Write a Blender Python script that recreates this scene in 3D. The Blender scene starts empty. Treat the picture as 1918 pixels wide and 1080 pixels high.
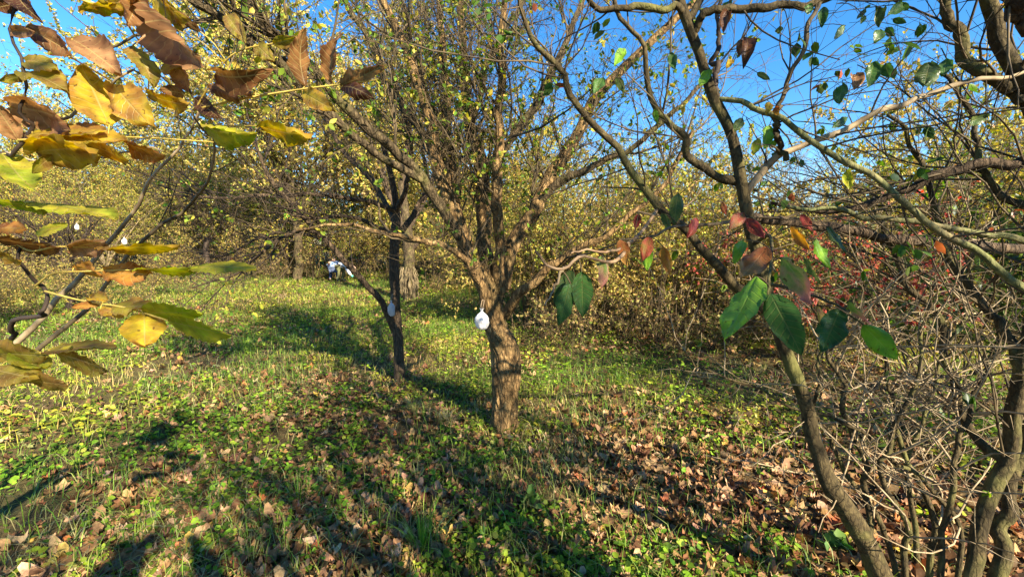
import bpy, math, random
import numpy as np
from mathutils import Vector, Matrix

# ------------------------------------------------------------------ camera, sky, sun, exposure
scene = bpy.context.scene
col = scene.collection
PW, PH, FPX = 1918.0, 1080.0, 805.0            # photograph size, focal length in its pixels
CAM = np.array([0.0, 0.0, 1.6])
PITCH = math.radians(6.0)                      # looking slightly down

cam_data = bpy.data.cameras.new("camera")
cam_data.sensor_width = 36.0
cam_data.lens = FPX / PW * 36.0
cam_data.clip_start = 0.02
cam_data.clip_end = 2000.0
cam = bpy.data.objects.new("camera", cam_data)
cam.location = CAM
cam.rotation_euler = (math.pi / 2 - PITCH, 0, 0)
col.objects.link(cam)
scene.camera = cam

SUN_EL = math.radians(28.0)
SUN_AZ = math.radians(141.0)                   # clockwise from +Y: behind the camera, to the right
world = bpy.data.worlds.new("World")
scene.world = world
world.use_nodes = True
wn = world.node_tree
bg = wn.nodes["Background"]
sky = wn.nodes.new("ShaderNodeTexSky")
sky.sky_type = 'NISHITA'
sky.sun_disc = False
sky.sun_elevation = SUN_EL
sky.sun_rotation = SUN_AZ
sky.altitude = 600
sky.air_density = 1.0
sky.dust_density = 0.0
sky.ozone_density = 3.2
hsv = wn.nodes.new("ShaderNodeHueSaturation")   # the whole sky a little deeper blue, as the phone recorded it
hsv.inputs['Saturation'].default_value = 1.3
wn.links.new(sky.outputs[0], hsv.inputs['Color'])
wn.links.new(hsv.outputs[0], bg.inputs[0])
bg.inputs[1].default_value = 0.08

sun_data = bpy.data.lights.new("sun", 'SUN')
sun_data.energy = 5.0
sun_data.angle = math.radians(0.6)
sun_data.color = (1.0, 0.88, 0.66)
sun = bpy.data.objects.new("sun", sun_data)
SUND = Vector((math.sin(SUN_AZ) * math.cos(SUN_EL), math.cos(SUN_AZ) * math.cos(SUN_EL), math.sin(SUN_EL)))
sun.rotation_euler = SUND.to_track_quat('Z', 'Y').to_euler()
sun.location = (10, -14, 10)
col.objects.link(sun)

scene.view_settings.view_transform = 'Standard'
scene.view_settings.look = 'None'
scene.view_settings.gamma = 1.0
scene.view_settings.use_curve_mapping = False
scene.view_settings.exposure = 1.95
scene.cycles.max_bounces = 6
scene.cycles.diffuse_bounces = 3
scene.cycles.glossy_bounces = 2
scene.cycles.transmission_bounces = 4
scene.cycles.transparent_max_bounces = 4
scene.cycles.use_denoising = True

# ------------------------------------------------------------------ helpers
rng = np.random.default_rng(11)
RIGHT = np.array([1.0, 0, 0])
FWD = np.array([0, math.cos(PITCH), -math.sin(PITCH)])
UPV = np.array([0, math.sin(PITCH), math.cos(PITCH)])


def P(px, py, d):
    """A point of the place seen at photo pixel (px, py), d metres in front of the camera."""
    return CAM + RIGHT * ((px - PW / 2) / FPX * d) + UPV * ((PH / 2 - py) / FPX * d) + FWD * d


def vnoise(x, y, seed=0):
    x = np.asarray(x, float); y = np.asarray(y, float)
    xi = np.floor(x).astype(np.int64); yi = np.floor(y).astype(np.int64)
    fx = x - xi; fy = y - yi
    fx = fx * fx * (3 - 2 * fx); fy = fy * fy * (3 - 2 * fy)

    def hsh(a, b):
        n = (a * 374761393 + b * 668265263 + seed * 1274126177) & 0x7fffffff
        n = ((n ^ (n >> 13)) * 1274126177) & 0x7fffffff
        return ((n ^ (n >> 16)) & 0xffff) / 65535.0
    return (hsh(xi, yi) * (1 - fx) + hsh(xi + 1, yi) * fx) * (1 - fy) + (hsh(xi, yi + 1) * (1 - fx) + hsh(xi + 1, yi + 1) * fx) * fy


def fbm(x, y, seed=0, octv=3):
    s = 0; a = 0.5; t = 0
    for i in range(octv):
        s = s + a * vnoise(np.asarray(x) * 2 ** i, np.asarray(y) * 2 ** i, seed + i * 7); t += a; a *= 0.5
    return s / t


def height(x, y):
    x = np.asarray(x, float); y = np.asarray(y, float)
    r = np.sqrt(x * x + y * y)
    h = 0.10 * (fbm(x * 0.55 + 9, y * 0.55, 3, 2) - 0.5) * np.clip(r / 3, 0.3, 1)
    h = h + 0.35 * (fbm(x * 0.12, y * 0.12 + 4, 5, 2) - 0.5) * np.clip((r - 3) / 8, 0, 1)
    h = h + 0.9 * np.clip((y - 9) / 30, 0, 1.0) * np.clip(0.5 - x / 24, 0, 1)
    return h


def ground_hit(px, py):
    d = 1.0
    p0 = P(px, py, 1.0) - CAM
    t = 0.3
    while t < 80:
        q = CAM + p0 * t
        if q[2] <= height(q[0], q[1]):
            return q
        t *= 1.004
    return CAM + p0 * t


def mk_mesh(name, V, F, C=None, uv=None, smooth=True):
    V = np.asarray(V, np.float32).reshape(-1, 3)
    F = np.asarray(F, np.int32)
    me = bpy.data.meshes.new(name)
    k = F.shape[1]
    me.vertices.add(len(V)); me.vertices.foreach_set('co', V.ravel())
    me.loops.add(F.size); me.loops.foreach_set('vertex_index', F.ravel())
    me.polygons.add(len(F))
    me.polygons.foreach_set('loop_start', np.arange(0, F.size, k, dtype=np.int32))
    me.polygons.foreach_set('loop_total', np.full(len(F), k, np.int32))
    if smooth:
        me.polygons.foreach_set('use_smooth', np.ones(len(F), bool))
    if C is not None:
        a = me.color_attributes.new('col', 'FLOAT_COLOR', 'POINT')
        C = np.asarray(C, np.float32).reshape(-1, 3)
        a.data.foreach_set('color', np.concatenate([C, np.ones((len(C), 1), np.float32)], 1).ravel())
    if uv is not None:
        u = me.uv_layers.new(name='UVMap')
        u.data.foreach_set('uv', np.asarray(uv, np.float32)[F.ravel()].ravel())
    me.update(calc_edges=True)
    return me


def obj(name, me, mat=None, parent=None, label=None, cat=None, group=None, kind=None):
    o = bpy.data.objects.new(name, me)
    col.objects.link(o)
    if mat is not None and me is not None and len(me.materials) == 0:
        me.materials.append(mat)
    if parent is not None:
        o.parent = parent
        o.matrix_parent_inverse = Matrix.Translation(-parent.location)
    tag(o, label, cat, group, kind)
    return o


def tag(o, label=None, cat=None, group=None, kind=None):
    if label: o['label'] = label
    if cat: o['category'] = cat
    if group: o['group'] = group
    if kind: o['kind'] = kind


def thing(name, loc, label, cat, group=None):
    o = bpy.data.objects.new(name, None)
    o.empty_display_size = 0.1
    o.location = [float(v) for v in loc]
    col.objects.link(o)
    tag(o, label, cat, group)
    return o


def nrm(a):
    return a / np.maximum(np.linalg.norm(a, axis=-1, keepdims=True), 1e-9)


def tubes(PTS, R, k=5, cap=True):
    """PTS (B,n,3), R (B,n) -> verts, quads"""
    PTS = np.asarray(PTS, float); R = np.asarray(R, float)
    B, n, _ = PTS.shape
    T = np.empty_like(PTS)
    T[:, 1:-1] = PTS[:, 2:] - PTS[:, :-2]; T[:, 0] = PTS[:, 1] - PTS[:, 0]; T[:, -1] = PTS[:, -1] - PTS[:, -2]
    T = nrm(T)
    m = nrm(PTS[:, -1] - PTS[:, 0])
    ref = np.where(np.abs(m[:, 2:3]) > 0.75, np.array([[1.0, 0.15, 0]]), np.array([[0.1, 0.05, 1.0]]))
    U = nrm(np.cross(ref[:, None, :], T)); W = np.cross(T, U)
    a = np.arange(k) * 2 * math.pi / k
    ring = U[:, :, None, :] * np.cos(a)[None, None, :, None] + W[:, :, None, :] * np.sin(a)[None, None, :, None]
    V = PTS[:, :, None, :] + ring * (R[:, :, None, None] if R.ndim == 2 else R[..., None])
    idx = np.arange(B * n * k).reshape(B, n, k)
    nx = np.roll(idx, -1, axis=2)
    F = np.stack([idx[:, :-1], nx[:, :-1], nx[:, 1:], idx[:, 1:]], -1).reshape(-1, 4)
    return V.reshape(-1, 3), F


def merge(parts):
    Vs, Fs, o = [], [], 0
    for V, F in parts:
        Vs.append(V); Fs.append(F + o); o += len(V)
    return np.concatenate(Vs), np.concatenate(Fs)


def spline(pts, m):
    """Catmull-Rom through pts (n,k) -> (m,k)"""
    p = np.asarray(pts, float)
    p = np.vstack([2 * p[0] - p[1], p, 2 * p[-1] - p[-2]])
    n = len(p) - 3
    t = np.linspace(0, n - 1e-6, m); i = t.astype(int); f = (t - i)[:, None]
    a, b, c, d = p[i], p[i + 1], p[i + 2], p[i + 3]
    return 0.5 * (2 * b + (c - a) * f + (2 * a - 5 * b + 4 * c - d) * f ** 2 + (3 * b - a - 3 * c + d) * f ** 3)


def traced(px, m=18, wob=0.0):
    """px: list of (x, y, depth, radius in photo px) -> poly (m,3), radius (m) in metres"""
    q = np.array([list(P(a, b, d)) + [max(r, .6) / FPX * d] for a, b, d, r in px])
    s = spline(q, m)
    s[:, 3] = np.maximum(s[:, 3], 0.0008)
    if wob:
        j = np.arange(m)
        for ax in range(3):
            s[:, ax] += wob * (vnoise(j * 11 / m + 31 * ax, np.zeros(m) + px[0][0], 4) - .5 + .35 * (vnoise(j * 26 / m + 31 * ax, np.zeros(m) + px[0][1], 6) - .5)) * np.clip(j / 4, 0, 1)
    return s[:, :3], s[:, 3]


def limb_mesh(name, poly, rad, k=12, rough=0.10, seed=0):
    """a limb with an uneven skin: knots and swellings in the geometry"""
    n = len(poly)
    a = np.arange(k) * 2 * math.pi / k
    L = np.concatenate([[0], np.cumsum(np.linalg.norm(np.diff(poly, axis=0), axis=1))])
    s = L[:, None] / (np.mean(rad) * 3)
    g = 0.6 * (fbm(np.cos(a)[None] * 1.3 + 7 + seed, s * 1.0 + np.sin(a)[None] * 1.3, seed, 3) - .5) + \
        0.4 * (vnoise(np.cos(a)[None] * 4 + 20, s * .5 + np.sin(a)[None] * 4, seed + 3) - .5)
    R = rad[:, None] * (1 + 2 * rough * g)
    V, F = tubes(poly[None], R[None], k)
    # close the tip
    c = len(V)
    V = np.vstack([V, poly[-1] + (poly[-1] - poly[-2]) * .2])
    tip = np.arange((n - 1) * k, n * k)
    cap = np.stack([tip, np.roll(tip, -1), np.full(k, c), np.full(k, c)], -1)
    me = mk_mesh(name, V, F)
    bmF = cap[:, :3]
    me2 = mk_mesh(name, V, np.vstack([np.concatenate([F[:, [0, 1, 2]], F[:, [0, 2, 3]]]), bmF]))
    bpy.data.meshes.remove(me)
    return me2


def grow(par, C, L, ang, n=5, up=0.05, wob=0.15, tr=(0.2, 1.0), rf=0.6, rmax=1.0, rmin=0.001, taper=0.4, bias=None, bw=0.0, rg=None):
    rg = rg or rng
    PP, PR = par
    B, pn, _ = PP.shape
    ln = np.linalg.norm(PP[:, -1] - PP[:, 0], axis=1)
    pi = rg.choice(B, C, p=ln / ln.sum())
    t = rg.uniform(tr[0], tr[1], C) * (pn - 1)
    i = np.minimum(t.astype(int), pn - 2); f = (t - i)[:, None]
    p0 = PP[pi, i] * (1 - f) + PP[pi, i + 1] * f
    r0 = PR[pi, i] * (1 - f[:, 0]) + PR[pi, i + 1] * f[:, 0]
    T = nrm(PP[pi, i + 1] - PP[pi, i])
    perp = nrm(np.cross(T, rg.normal(size=(C, 3))))
    a = np.radians(rg.uniform(ang[0], ang[1], C))[:, None]
    d = nrm(np.cos(a) * T + np.sin(a) * perp + np.array([0, 0, up * 2]) + (0 if bias is None else bw * np.asarray(bias)))
    ll = rg.uniform(L[0], L[1], C) / (n - 1)
    Q = np.empty((C, n, 3)); Q[:, 0] = p0
    for s in range(1, n):
        d = nrm(d + rg.normal(size=(C, 3)) * wob + np.array([0, 0, up]))
        Q[:, s] = Q[:, s - 1] + d * ll[:, None]
    rs = np.maximum(np.minimum(r0 * rf, rmax), rmin)
    R = rs[:, None] * np.linspace(1, taper, n)[None]
    return Q, np.maximum(R, rmin * .7)


# leaf templates: x along the leaf (0..1), y across, z up
T_DIAMOND = (np.array([[0, 0, 0], [.5, .34, .07], [1, 0, 0], [.5, -.34, .07]]), np.array([[0, 2, 1], [0, 3, 2]]))
T_OVATE = (np.array([[0, 0, 0], [.28, .27, .06], [.66, .25, .05], [1, 0, -.06], [.66, -.25, .05], [.28, -.27, .06], [.45, 0, -.01]]),
           np.array([[0, 6, 1], [1, 6, 2], [2, 6, 3], [3, 6, 4], [4, 6, 5], [5, 6, 0]]))
T_ROUND = (np.array([[0, 0, 0], [.12, .36, .05], [.6, .46, .08], [1, 0, -.04], [.6, -.46, .08], [.12, -.36, .05], [.5, 0, -.03]]),
           np.array([[0, 6, 1], [1, 6, 2], [2, 6, 3], [3, 6, 4], [4, 6, 5], [5, 6, 0]]))


def lobed(curl, seed):
    r = np.random.default_rng(seed)
    th = np.linspace(-math.pi, math.pi, 15)[:-1] + math.pi / 14
    rr = .44 * (1 + .17 * np.where(np.arange(14) % 2 == 0, 1, -1)) * (1 + .15 * r.normal(size=14)) * (1 + .2 * np.cos(th))
    x = .5 + rr * np.cos(th) * 1.05; y = rr * np.sin(th) * .95
    z = curl * (y * y * 3.2 + (x - .5) ** 2 * 1.6) + r.normal(size=14) * .07
    V = np.vstack([np.stack([x, y, z], 1), [[.5, 0, -.02 + r.normal() * .03]]])
    F = np.array([[i, (i + 1) % 14, 14] for i in range(14)])
    return V, F


def leaves(pos, d, nor, size, width, tmpl):
    V0, F0 = tmpl
    N = len(pos)
    X = nrm(d); Y = nrm(np.cross(nor, X)); Z = np.cross(X, Y)
    s = np.broadcast_to(size, (N,))[:, None, None]; w = np.broadcast_to(width, (N,))[:, None, None]
    V = pos[:, None] + s * (X[:, None] * V0[None, :, 0:1] + w * Y[:, None] * V0[None, :, 1:2] + Z[:, None] * V0[None, :, 2:3])
    F = (np.arange(N) * len(V0))[:, None, None] + F0[None]
    return V.reshape(-1, 3), F.reshape(-1, F0.shape[1])


def drift(x, y):
    """plants grow yellower and drier in some patches, greener in others"""
    m = np.clip((fbm(np.asarray(x) * .8 + 70, np.asarray(y) * .8, 83, 3) - .5) * 4 + .5, 0, 1)[:, None]
    return np.array([[.70, .86, .8]]) * (1 - m) + np.array([[1.22, 1.08, 1.1]]) * m


def palette(N, pal, k, var=0.18, rg=None):
    rg = rg or rng
    c = np.array([p[:3] for p in pal]); w = np.array([p[3] for p in pal]); w = w / w.sum()
    q = c[rg.choice(len(c), N, p=w)] * np.exp(rg.normal(size=(N, 1)) * var) * np.exp(rg.normal(size=(N, 3)) * var * .35)
    return np.repeat(q[:, None, :], k, 1).reshape(-1, 3)


def along(par, N, tr=(0.15, 1.0), rg=None):
    rg = rg or rng
    PP, PR = par
    pn = PP.shape[1]
    pi = (len(PP) * rg.random(N) ** 1.7).astype(int)
    t = rg.uniform(tr[0], tr[1], N) * (pn - 1); i = np.minimum(t.astype(int), pn - 2); f = (t - i)[:, None]
    return PP[pi, i] * (1 - f) + PP[pi, i + 1] * f, nrm(PP[pi, i + 1] - PP[pi, i])


def foliage(par, N, size, width, tmpl, pal, droop=0.3, rg=None, tr=(.15, 1), var=.18):
    rg = rg or rng
    N = N // 4 * 4
    p, T = along(par, N // 4, tr, rg)
    p = np.repeat(p, 4, 0) + np.repeat(T, 4, 0) * rg.uniform(-.7, .7, (N, 1)) * size[1]; T = np.repeat(T, 4, 0)
    d = nrm(T * .5 + rg.normal(size=(N, 3)) * .8 + np.array([0, 0, -droop]))
    nor = nrm(rg.normal(size=(N, 3)) * .9 + np.array([0, 0, .7]))
    V, F = leaves(p, d, nor, rg.uniform(size[0], size[1], N), rg.uniform(width[0], width[1], N), tmpl)
    return V, F, palette(N, pal, len(tmpl[0]), var, rg)


# ------------------------------------------------------------------ materials
def new_mat(name):
    m = bpy.data.materials.new(name); m.use_nodes = True
    nt = m.node_tree; nt.nodes.clear()
    out = nt.nodes.new('ShaderNodeOutputMaterial')
    return m, nt, out


def bark_mat(name, c1, c2, c3, scale=14, moss=None, bump=0.6, stretch=4.0, moss_amt=0.5):
    m, nt, out = new_mat(name)
    N = nt.nodes.new; L = nt.links.new
    tc = N('ShaderNodeTexCoord'); mp = N('ShaderNodeMapping')
    mp.inputs['Scale'].default_value = (scale, scale, scale / stretch)
    L(tc.outputs['Object'], mp.inputs[0])
    n1 = N('ShaderNodeTexNoise'); n1.inputs['Scale'].default_value = 1.0; n1.inputs['Detail'].default_value = 8; n1.inputs['Roughness'].default_value = .7
    n1.inputs['Distortion'].default_value = .6
    L(mp.outputs[0], n1.inputs['Vector'])
    n2 = N('ShaderNodeTexNoise'); n2.inputs['Scale'].default_value = 6.0; n2.inputs['Detail'].default_value = 4
    L(tc.outputs['Object'], n2.inputs['Vector'])
    vo = N('ShaderNodeTexVoronoi'); vo.feature = 'DISTANCE_TO_EDGE'; vo.inputs['Scale'].default_value = 1.6
    mix = N('ShaderNodeMixRGB'); mix.blend_type = 'LINEAR_LIGHT'; mix.inputs[0].default_value = .35
    L(mp.outputs[0], mix.inputs[1]); L(n1.outputs['Color'], mix.inputs[2]); L(mix.outputs[0], vo.inputs['Vector'])
    cr = N('ShaderNodeValToRGB')
    cr.color_ramp.elements[0].position = .28; cr.color_ramp.elements[0].color = (*c1, 1)
    cr.color_ramp.elements[1].position = .72; cr.color_ramp.elements[1].color = (*c3, 1)
    e = cr.color_ramp.elements.new(.48); e.color = (*c2, 1)
    L(n1.outputs[0], cr.inputs[0])
    fis = N('ShaderNodeMapRange'); fis.inputs[1].default_value = 0; fis.inputs[2].default_value = .22; fis.inputs[3].default_value = .45; fis.inputs[4].default_value = 1
    L(vo.outputs['Distance'], fis.inputs[0])
    mul = N('ShaderNodeMixRGB'); mul.blend_type = 'MULTIPLY'; mul.inputs[0].default_value = .8
    L(cr.outputs[0], mul.inputs[1]); L(fis.outputs[0], mul.inputs[2])
    last = mul
    if moss:
        r2 = N('ShaderNodeMapRange'); r2.inputs[1].default_value = .5; r2.inputs[2].default_value = .68; r2.inputs[4].default_value = moss_amt
        L(n2.outputs[0], r2.inputs[0])
        mm = N('ShaderNodeMixRGB'); mm.inputs[2].default_value = (*moss, 1)
        L(r2.outputs[0], mm.inputs[0]); L(mul.outputs[0], mm.inputs[1]); last = mm
    b = N('ShaderNodeBsdfPrincipled'); b.inputs['Roughness'].default_value = .88
    b.inputs['Specular IOR Level'].default_value = .25
    L(last.outputs[0], b.inputs['Base Color'])
    add = N('ShaderNodeMath'); add.operation = 'ADD'
    L(n1.outputs[0], add.inputs[0]); L(fis.outputs[0], add.inputs[1])
    bp = N('ShaderNodeBump'); bp.inputs['Strength'].default_value = bump; bp.inputs['Distance'].default_value = .02
    L(add.outputs[0], bp.inputs['Height']); L(bp.outputs[0], b.inputs['Normal'])
    L(b.outputs[0], out.inputs[0])
    return m


def twig_mat(name, c1, c2, scale=9):
    m, nt, out = new_mat(name)
    N = nt.nodes.new; L = nt.links.new
    tc = N('ShaderNodeTexCoord')
    n1 = N('ShaderNodeTexNoise'); n1.inputs['Scale'].default_value = scale; n1.inputs['Detail'].default_value = 3
    L(tc.outputs['Object'], n1.inputs['Vector'])
    cr = N('ShaderNodeValToRGB')
    cr.color_ramp.elements[0].position = .35; cr.color_ramp.elements[0].color = (*c1, 1)
    cr.color_ramp.elements[1].position = .65; cr.color_ramp.elements[1].color = (*c2, 1)
    L(n1.outputs[0], cr.inputs[0])
    b = N('ShaderNodeBsdfPrincipled'); b.inputs['Roughness'].default_value = .75; b.inputs['Specular IOR Level'].default_value = .3
    L(cr.outputs[0], b.inputs['Base Color']); L(b.outputs[0], out.inputs[0])
    return m


def leaf_mat(name, trans=.45, gloss=.10, mottled=0.35, scale=60, veins=False, rough=.45, vk=.46):
    m, nt, out = new_mat(name)
    N = nt.nodes.new; L = nt.links.new
    at = N('ShaderNodeVertexColor'); at.layer_name = 'col'
    tc = N('ShaderNodeTexCoord')
    n1 = N('ShaderNodeTexNoise'); n1.inputs['Scale'].default_value = scale; n1.inputs['Detail'].default_value = 3
    L(tc.outputs['Object'], n1.inputs['Vector'])
    mr = N('ShaderNodeMapRange'); mr.inputs[1].default_value = .3; mr.inputs[2].default_value = .7
    mr.inputs[3].default_value = 1 - mottled; mr.inputs[4].default_value = 1 + mottled * .6
    L(n1.outputs[0], mr.inputs[0])
    mul = N('ShaderNodeVectorMath'); mul.operation = 'SCALE'
    L(at.outputs[0], mul.inputs[0]); L(mr.outputs[0], mul.inputs['Scale'])
    last = mul.outputs[0]
    bump = None
    if veins:
        uv = N('ShaderNodeUVMap'); uv.uv_map = 'UVMap'
        sp = N('ShaderNodeSeparateXYZ'); L(uv.outputs[0], sp.inputs[0])
        au = N('ShaderNodeMath'); au.operation = 'ABSOLUTE'; L(sp.outputs[0], au.inputs[0])
        k = N('ShaderNodeMath'); k.operation = 'MULTIPLY_ADD'; L(au.outputs[0], k.inputs[0]); k.inputs[1].default_value = -.16; L(sp.outputs[1], k.inputs[2])
        k2 = N('ShaderNodeMath'); k2.operation = 'MULTIPLY'; L(k.outputs[0], k2.inputs[0]); k2.inputs[1].default_value = 9.0
        fr = N('ShaderNodeMath'); fr.operation = 'PINGPONG'; L(k2.outputs[0], fr.inputs[0]); fr.inputs[1].default_value = .5
        v1 = N('ShaderNodeMapRange'); v1.inputs[1].default_value = 0; v1.inputs[2].default_value = .10; v1.inputs[3].default_value = 1; v1.inputs[4].default_value = 0
        L(fr.outputs[0], v1.inputs[0])
        v2 = N('ShaderNodeMapRange'); v2.inputs[1].default_value = .02; v2.inputs[2].default_value = .07; v2.inputs[3].default_value = 1; v2.inputs[4].default_value = 0
        L(au.outputs[0], v2.inputs[0])
        mx = N('ShaderNodeMath'); mx.operation = 'MAXIMUM'; L(v1.outputs[0], mx.inputs[0]); L(v2.outputs[0], mx.inputs[1])
        vm = N('ShaderNodeMath'); vm.operation = 'MULTIPLY'; L(mx.outputs[0], vm.inputs[0]); vm.inputs[1].default_value = vk
        vmix = N('ShaderNodeMixRGB'); L(vm.outputs[0], vmix.inputs[0]); L(last, vmix.inputs[1]); vmix.inputs[2].default_value = (.55, .42, .16, 1)
        # small dark spots of decay
        n3 = N('ShaderNodeTexNoise'); n3.inputs['Scale'].default_value = 130; L(tc.outputs['Object'], n3.inputs['Vector'])
        sr = N('ShaderNodeMapRange'); sr.inputs[1].default_value = .66; sr.inputs[2].default_value = .72; sr.inputs[4].default_value = .75
        L(n3.outputs[0], sr.inputs[0])
        sm = N('ShaderNodeMixRGB'); L(sr.outputs[0], sm.inputs[0]); L(vmix.outputs[0], sm.inputs[1]); sm.inputs[2].default_value = (.07, .03, .012, 1)
        last = sm.outputs[0]
        bump = N('ShaderNodeBump'); bump.inputs['Strength'].default_value = .5; bump.inputs['Distance'].default_value = .002
        L(mx.outputs[0], bump.inputs['Height'])
    df = N('ShaderNodeBsdfDiffuse'); tr = N('ShaderNodeBsdfTranslucent'); gl = N('ShaderNodeBsdfGlossy')
    gl.inputs['Roughness'].default_value = rough
    L(last, df.inputs[0])
    hs = N('ShaderNodeHueSaturation'); hs.inputs['Saturation'].default_value = 1.15; hs.inputs['Value'].default_value = 1.25
    L(last, hs.inputs['Color']); L(hs.outputs[0], tr.inputs[0])
    if bump:
        L(bump.outputs[0], df.inputs['Normal']); L(bump.outputs[0], gl.inputs['Normal'])
    m1 = N('ShaderNodeMixShader'); m1.inputs[0].default_value = trans
    L(df.outputs[0], m1.inputs[1]); L(tr.outputs[0], m1.inputs[2])
    lw = N('ShaderNodeLayerWeight'); lw.inputs[0].default_value = .25
    g = N('ShaderNodeMath'); g.operation = 'MULTIPLY'; L(lw.outputs['Fresnel'], g.inputs[0]); g.inputs[1].default_value = gloss * 4
    g2 = N('ShaderNodeMath'); g2.operation = 'MINIMUM'; L(g.outputs[0], g2.inputs[0]); g2.inputs[1].default_value = gloss * 1.6
    m2 = N('ShaderNodeMixShader'); L(g2.outputs[0], m2.inputs[0]); L(m1.outputs[0], m2.inputs[1]); L(gl.outputs[0], m2.inputs[2])
    L(m2.outputs[0], out.inputs[0])
    return m


def plain_mat(name, c, rough=.8, trans=0.0, nscale=40, var=.15, bump=0.0):
    m, nt, out = new_mat(name)
    N = nt.nodes.new; L = nt.links.new
    tc = N('ShaderNodeTexCoord')
    n1 = N('ShaderNodeTexNoise'); n1.inputs['Scale'].default_value = nscale; n1.inputs['Detail'].default_value = 4
    L(tc.outputs['Object'], n1.inputs['Vector'])
    cr = N('ShaderNodeValToRGB')
    cr.color_ramp.elements[0].position = .3; cr.color_ramp.elements[0].color = (*[v * (1 - var) for v in c], 1)
    cr.color_ramp.elements[1].position = .7; cr.color_ramp.elements[1].color = (*[min(1, v * (1 + var)) for v in c], 1)
    L(n1.outputs[0], cr.inputs[0])
    b = N('ShaderNodeBsdfPrincipled'); b.inputs['Roughness'].default_value = rough
    L(cr.outputs[0], b.inputs['Base Color'])
    if bump:
        bp = N('ShaderNodeBump'); bp.inputs['Strength'].default_value = bump; bp.inputs['Distance'].default_value = .01
        L(n1.outputs[0], bp.inputs['Height']); L(bp.outputs[0], b.inputs['Normal'])
    if trans:
        t = N('ShaderNodeBsdfTranslucent'); L(cr.outputs[0], t.inputs[0])
        mx = N('ShaderNodeMixShader'); mx.inputs[0].default_value = trans
        L(b.outputs[0], mx.inputs[1]); L(t.outputs[0], mx.inputs[2]); L(mx.outputs[0], out.inputs[0])
    else:
        L(b.outputs[0], out.inputs[0])
    return m


def ground_mat():
    m, nt, out = new_mat('soil')
    N = nt.nodes.new; L = nt.links.new
    tc = N('ShaderNodeTexCoord')
    n1 = N('ShaderNodeTexNoise'); n1.inputs['Scale'].default_value = 1.4; n1.inputs['Detail'].default_value = 6; n1.inputs['Roughness'].default_value = .7
    n2 = N('ShaderNodeTexNoise'); n2.inputs['Scale'].default_value = 35; n2.inputs['Detail'].default_value = 6; n2.inputs['Roughness'].default_value = .75
    for n in (n1, n2): L(tc.outputs['Object'], n.inputs['Vector'])
    a = N('ShaderNodeValToRGB'); a.color_ramp.elements[0].position = .3; a.color_ramp.elements[0].color = (.045, .028, .014, 1)
    a.color_ramp.elements[1].position = .7; a.color_ramp.elements[1].color = (.20, .135, .065, 1)
    L(n2.outputs[0], a.inputs[0])
    b = N('ShaderNodeValToRGB'); b.color_ramp.elements[0].position = .3; b.color_ramp.elements[0].color = (.04, .038, .014, 1)
    b.color_ramp.elements[1].position = .7; b.color_ramp.elements[1].color = (.17, .14, .055, 1)
    L(n2.outputs[0], b.inputs[0])
    mr = N('ShaderNodeMapRange'); mr.inputs[1].default_value = .42; mr.inputs[2].default_value = .6; L(n1.outputs[0], mr.inputs[0])
    mx = N('ShaderNodeMixRGB'); L(mr.outputs[0], mx.inputs[0]); L(a.outputs[0], mx.inputs[1]); L(b.outputs[0], mx.inputs[2])
    p = N('ShaderNodeBsdfPrincipled'); p.inputs['Roughness'].default_value = .95; p.inputs['Specular IOR Level'].default_value = .1
    L(mx.outputs[0], p.inputs['Base Color'])
    bp = N('ShaderNodeBump'); bp.inputs['Strength'].default_value = .9; bp.inputs['Distance'].default_value = .04
    L(n2.outputs[0], bp.inputs['Height']); L(bp.outputs[0], p.inputs['Normal'])
    L(p.outputs[0], out.inputs[0])
    return m


M_SOIL = ground_mat()
M_BARK = bark_mat('old_bark', (.034, .021, .009), (.21, .125, .05), (.45, .295, .13), scale=19, moss=(.10, .10, .035), bump=1.0, stretch=2.6, moss_amt=.25)
M_LIMB = bark_mat('limb_bark', (.06, .043, .028), (.15, .11, .07), (.27, .205, .13), scale=30, moss=(.13, .12, .045), bump=.6, stretch=2.5, moss_amt=.5)
M_DARKBARK = bark_mat('dark_bark', (.03, .021, .014), (.085, .058, .036), (.18, .12, .07), scale=30, bump=.8, stretch=4)
M_SAP = bark_mat('sapling_bark', (.02, .014, .006), (.06, .043, .018), (.14, .105, .045), scale=34, moss=(.15, .15, .04), bump=.4, stretch=2, moss_amt=.6)
M_GREENSHOOT = bark_mat('green_shoot', (.075, .075, .03), (.15, .155, .055), (.25, .24, .10), scale=30, moss=(.20, .15, .08), bump=.35, stretch=3, moss_amt=.6)
M_PALE = twig_mat('pale_twig', (.15, .105, .058), (.36, .275, .165), 18)
M_CROWNBARK = bark_mat('crown_bark', (.02, .014, .008), (.075, .053, .027), (.21, .155, .08), scale=22, moss=(.12, .12, .03), bump=.8, stretch=3, moss_amt=.45)
M_TWIG = twig_mat('brown_twig', (.03, .021, .011), (.12, .085, .042), 10)
M_TWIG2 = twig_mat('reddish_twig', (.13, .08, .045), (.26, .175, .10), 25)
M_DARKTWIG = twig_mat('dark_twig', (.025, .018, .014), (.06, .04, .028), 14)
M_GREYTWIG = twig_mat('grey_twig', (.075, .055, .03), (.23, .175, .095), 7)
M_RACHIS = twig_mat('yellow_leaf_stalk', (.38, .27, .05), (.55, .42, .10), 20)
M_LEAF = leaf_mat('small_leaf', .42, .06, .25, 40)
M_WALNUT = leaf_mat('walnut_leaf', .54, .025, .38, 45, veins=True)
M_GLOSSLEAF = leaf_mat('glossy_leaf', .38, .03, .22, 50, veins=True, rough=.35, vk=.13)
M_LITTER = leaf_mat('dry_leaf', .18, .03, .40, 55)
M_GRASS = leaf_mat('grass_blade', .38, .06, .2, 20)
M_BAG = plain_mat('white_plastic', (.78, .75, .74), .45, .2, 30, .06, .3)
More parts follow.
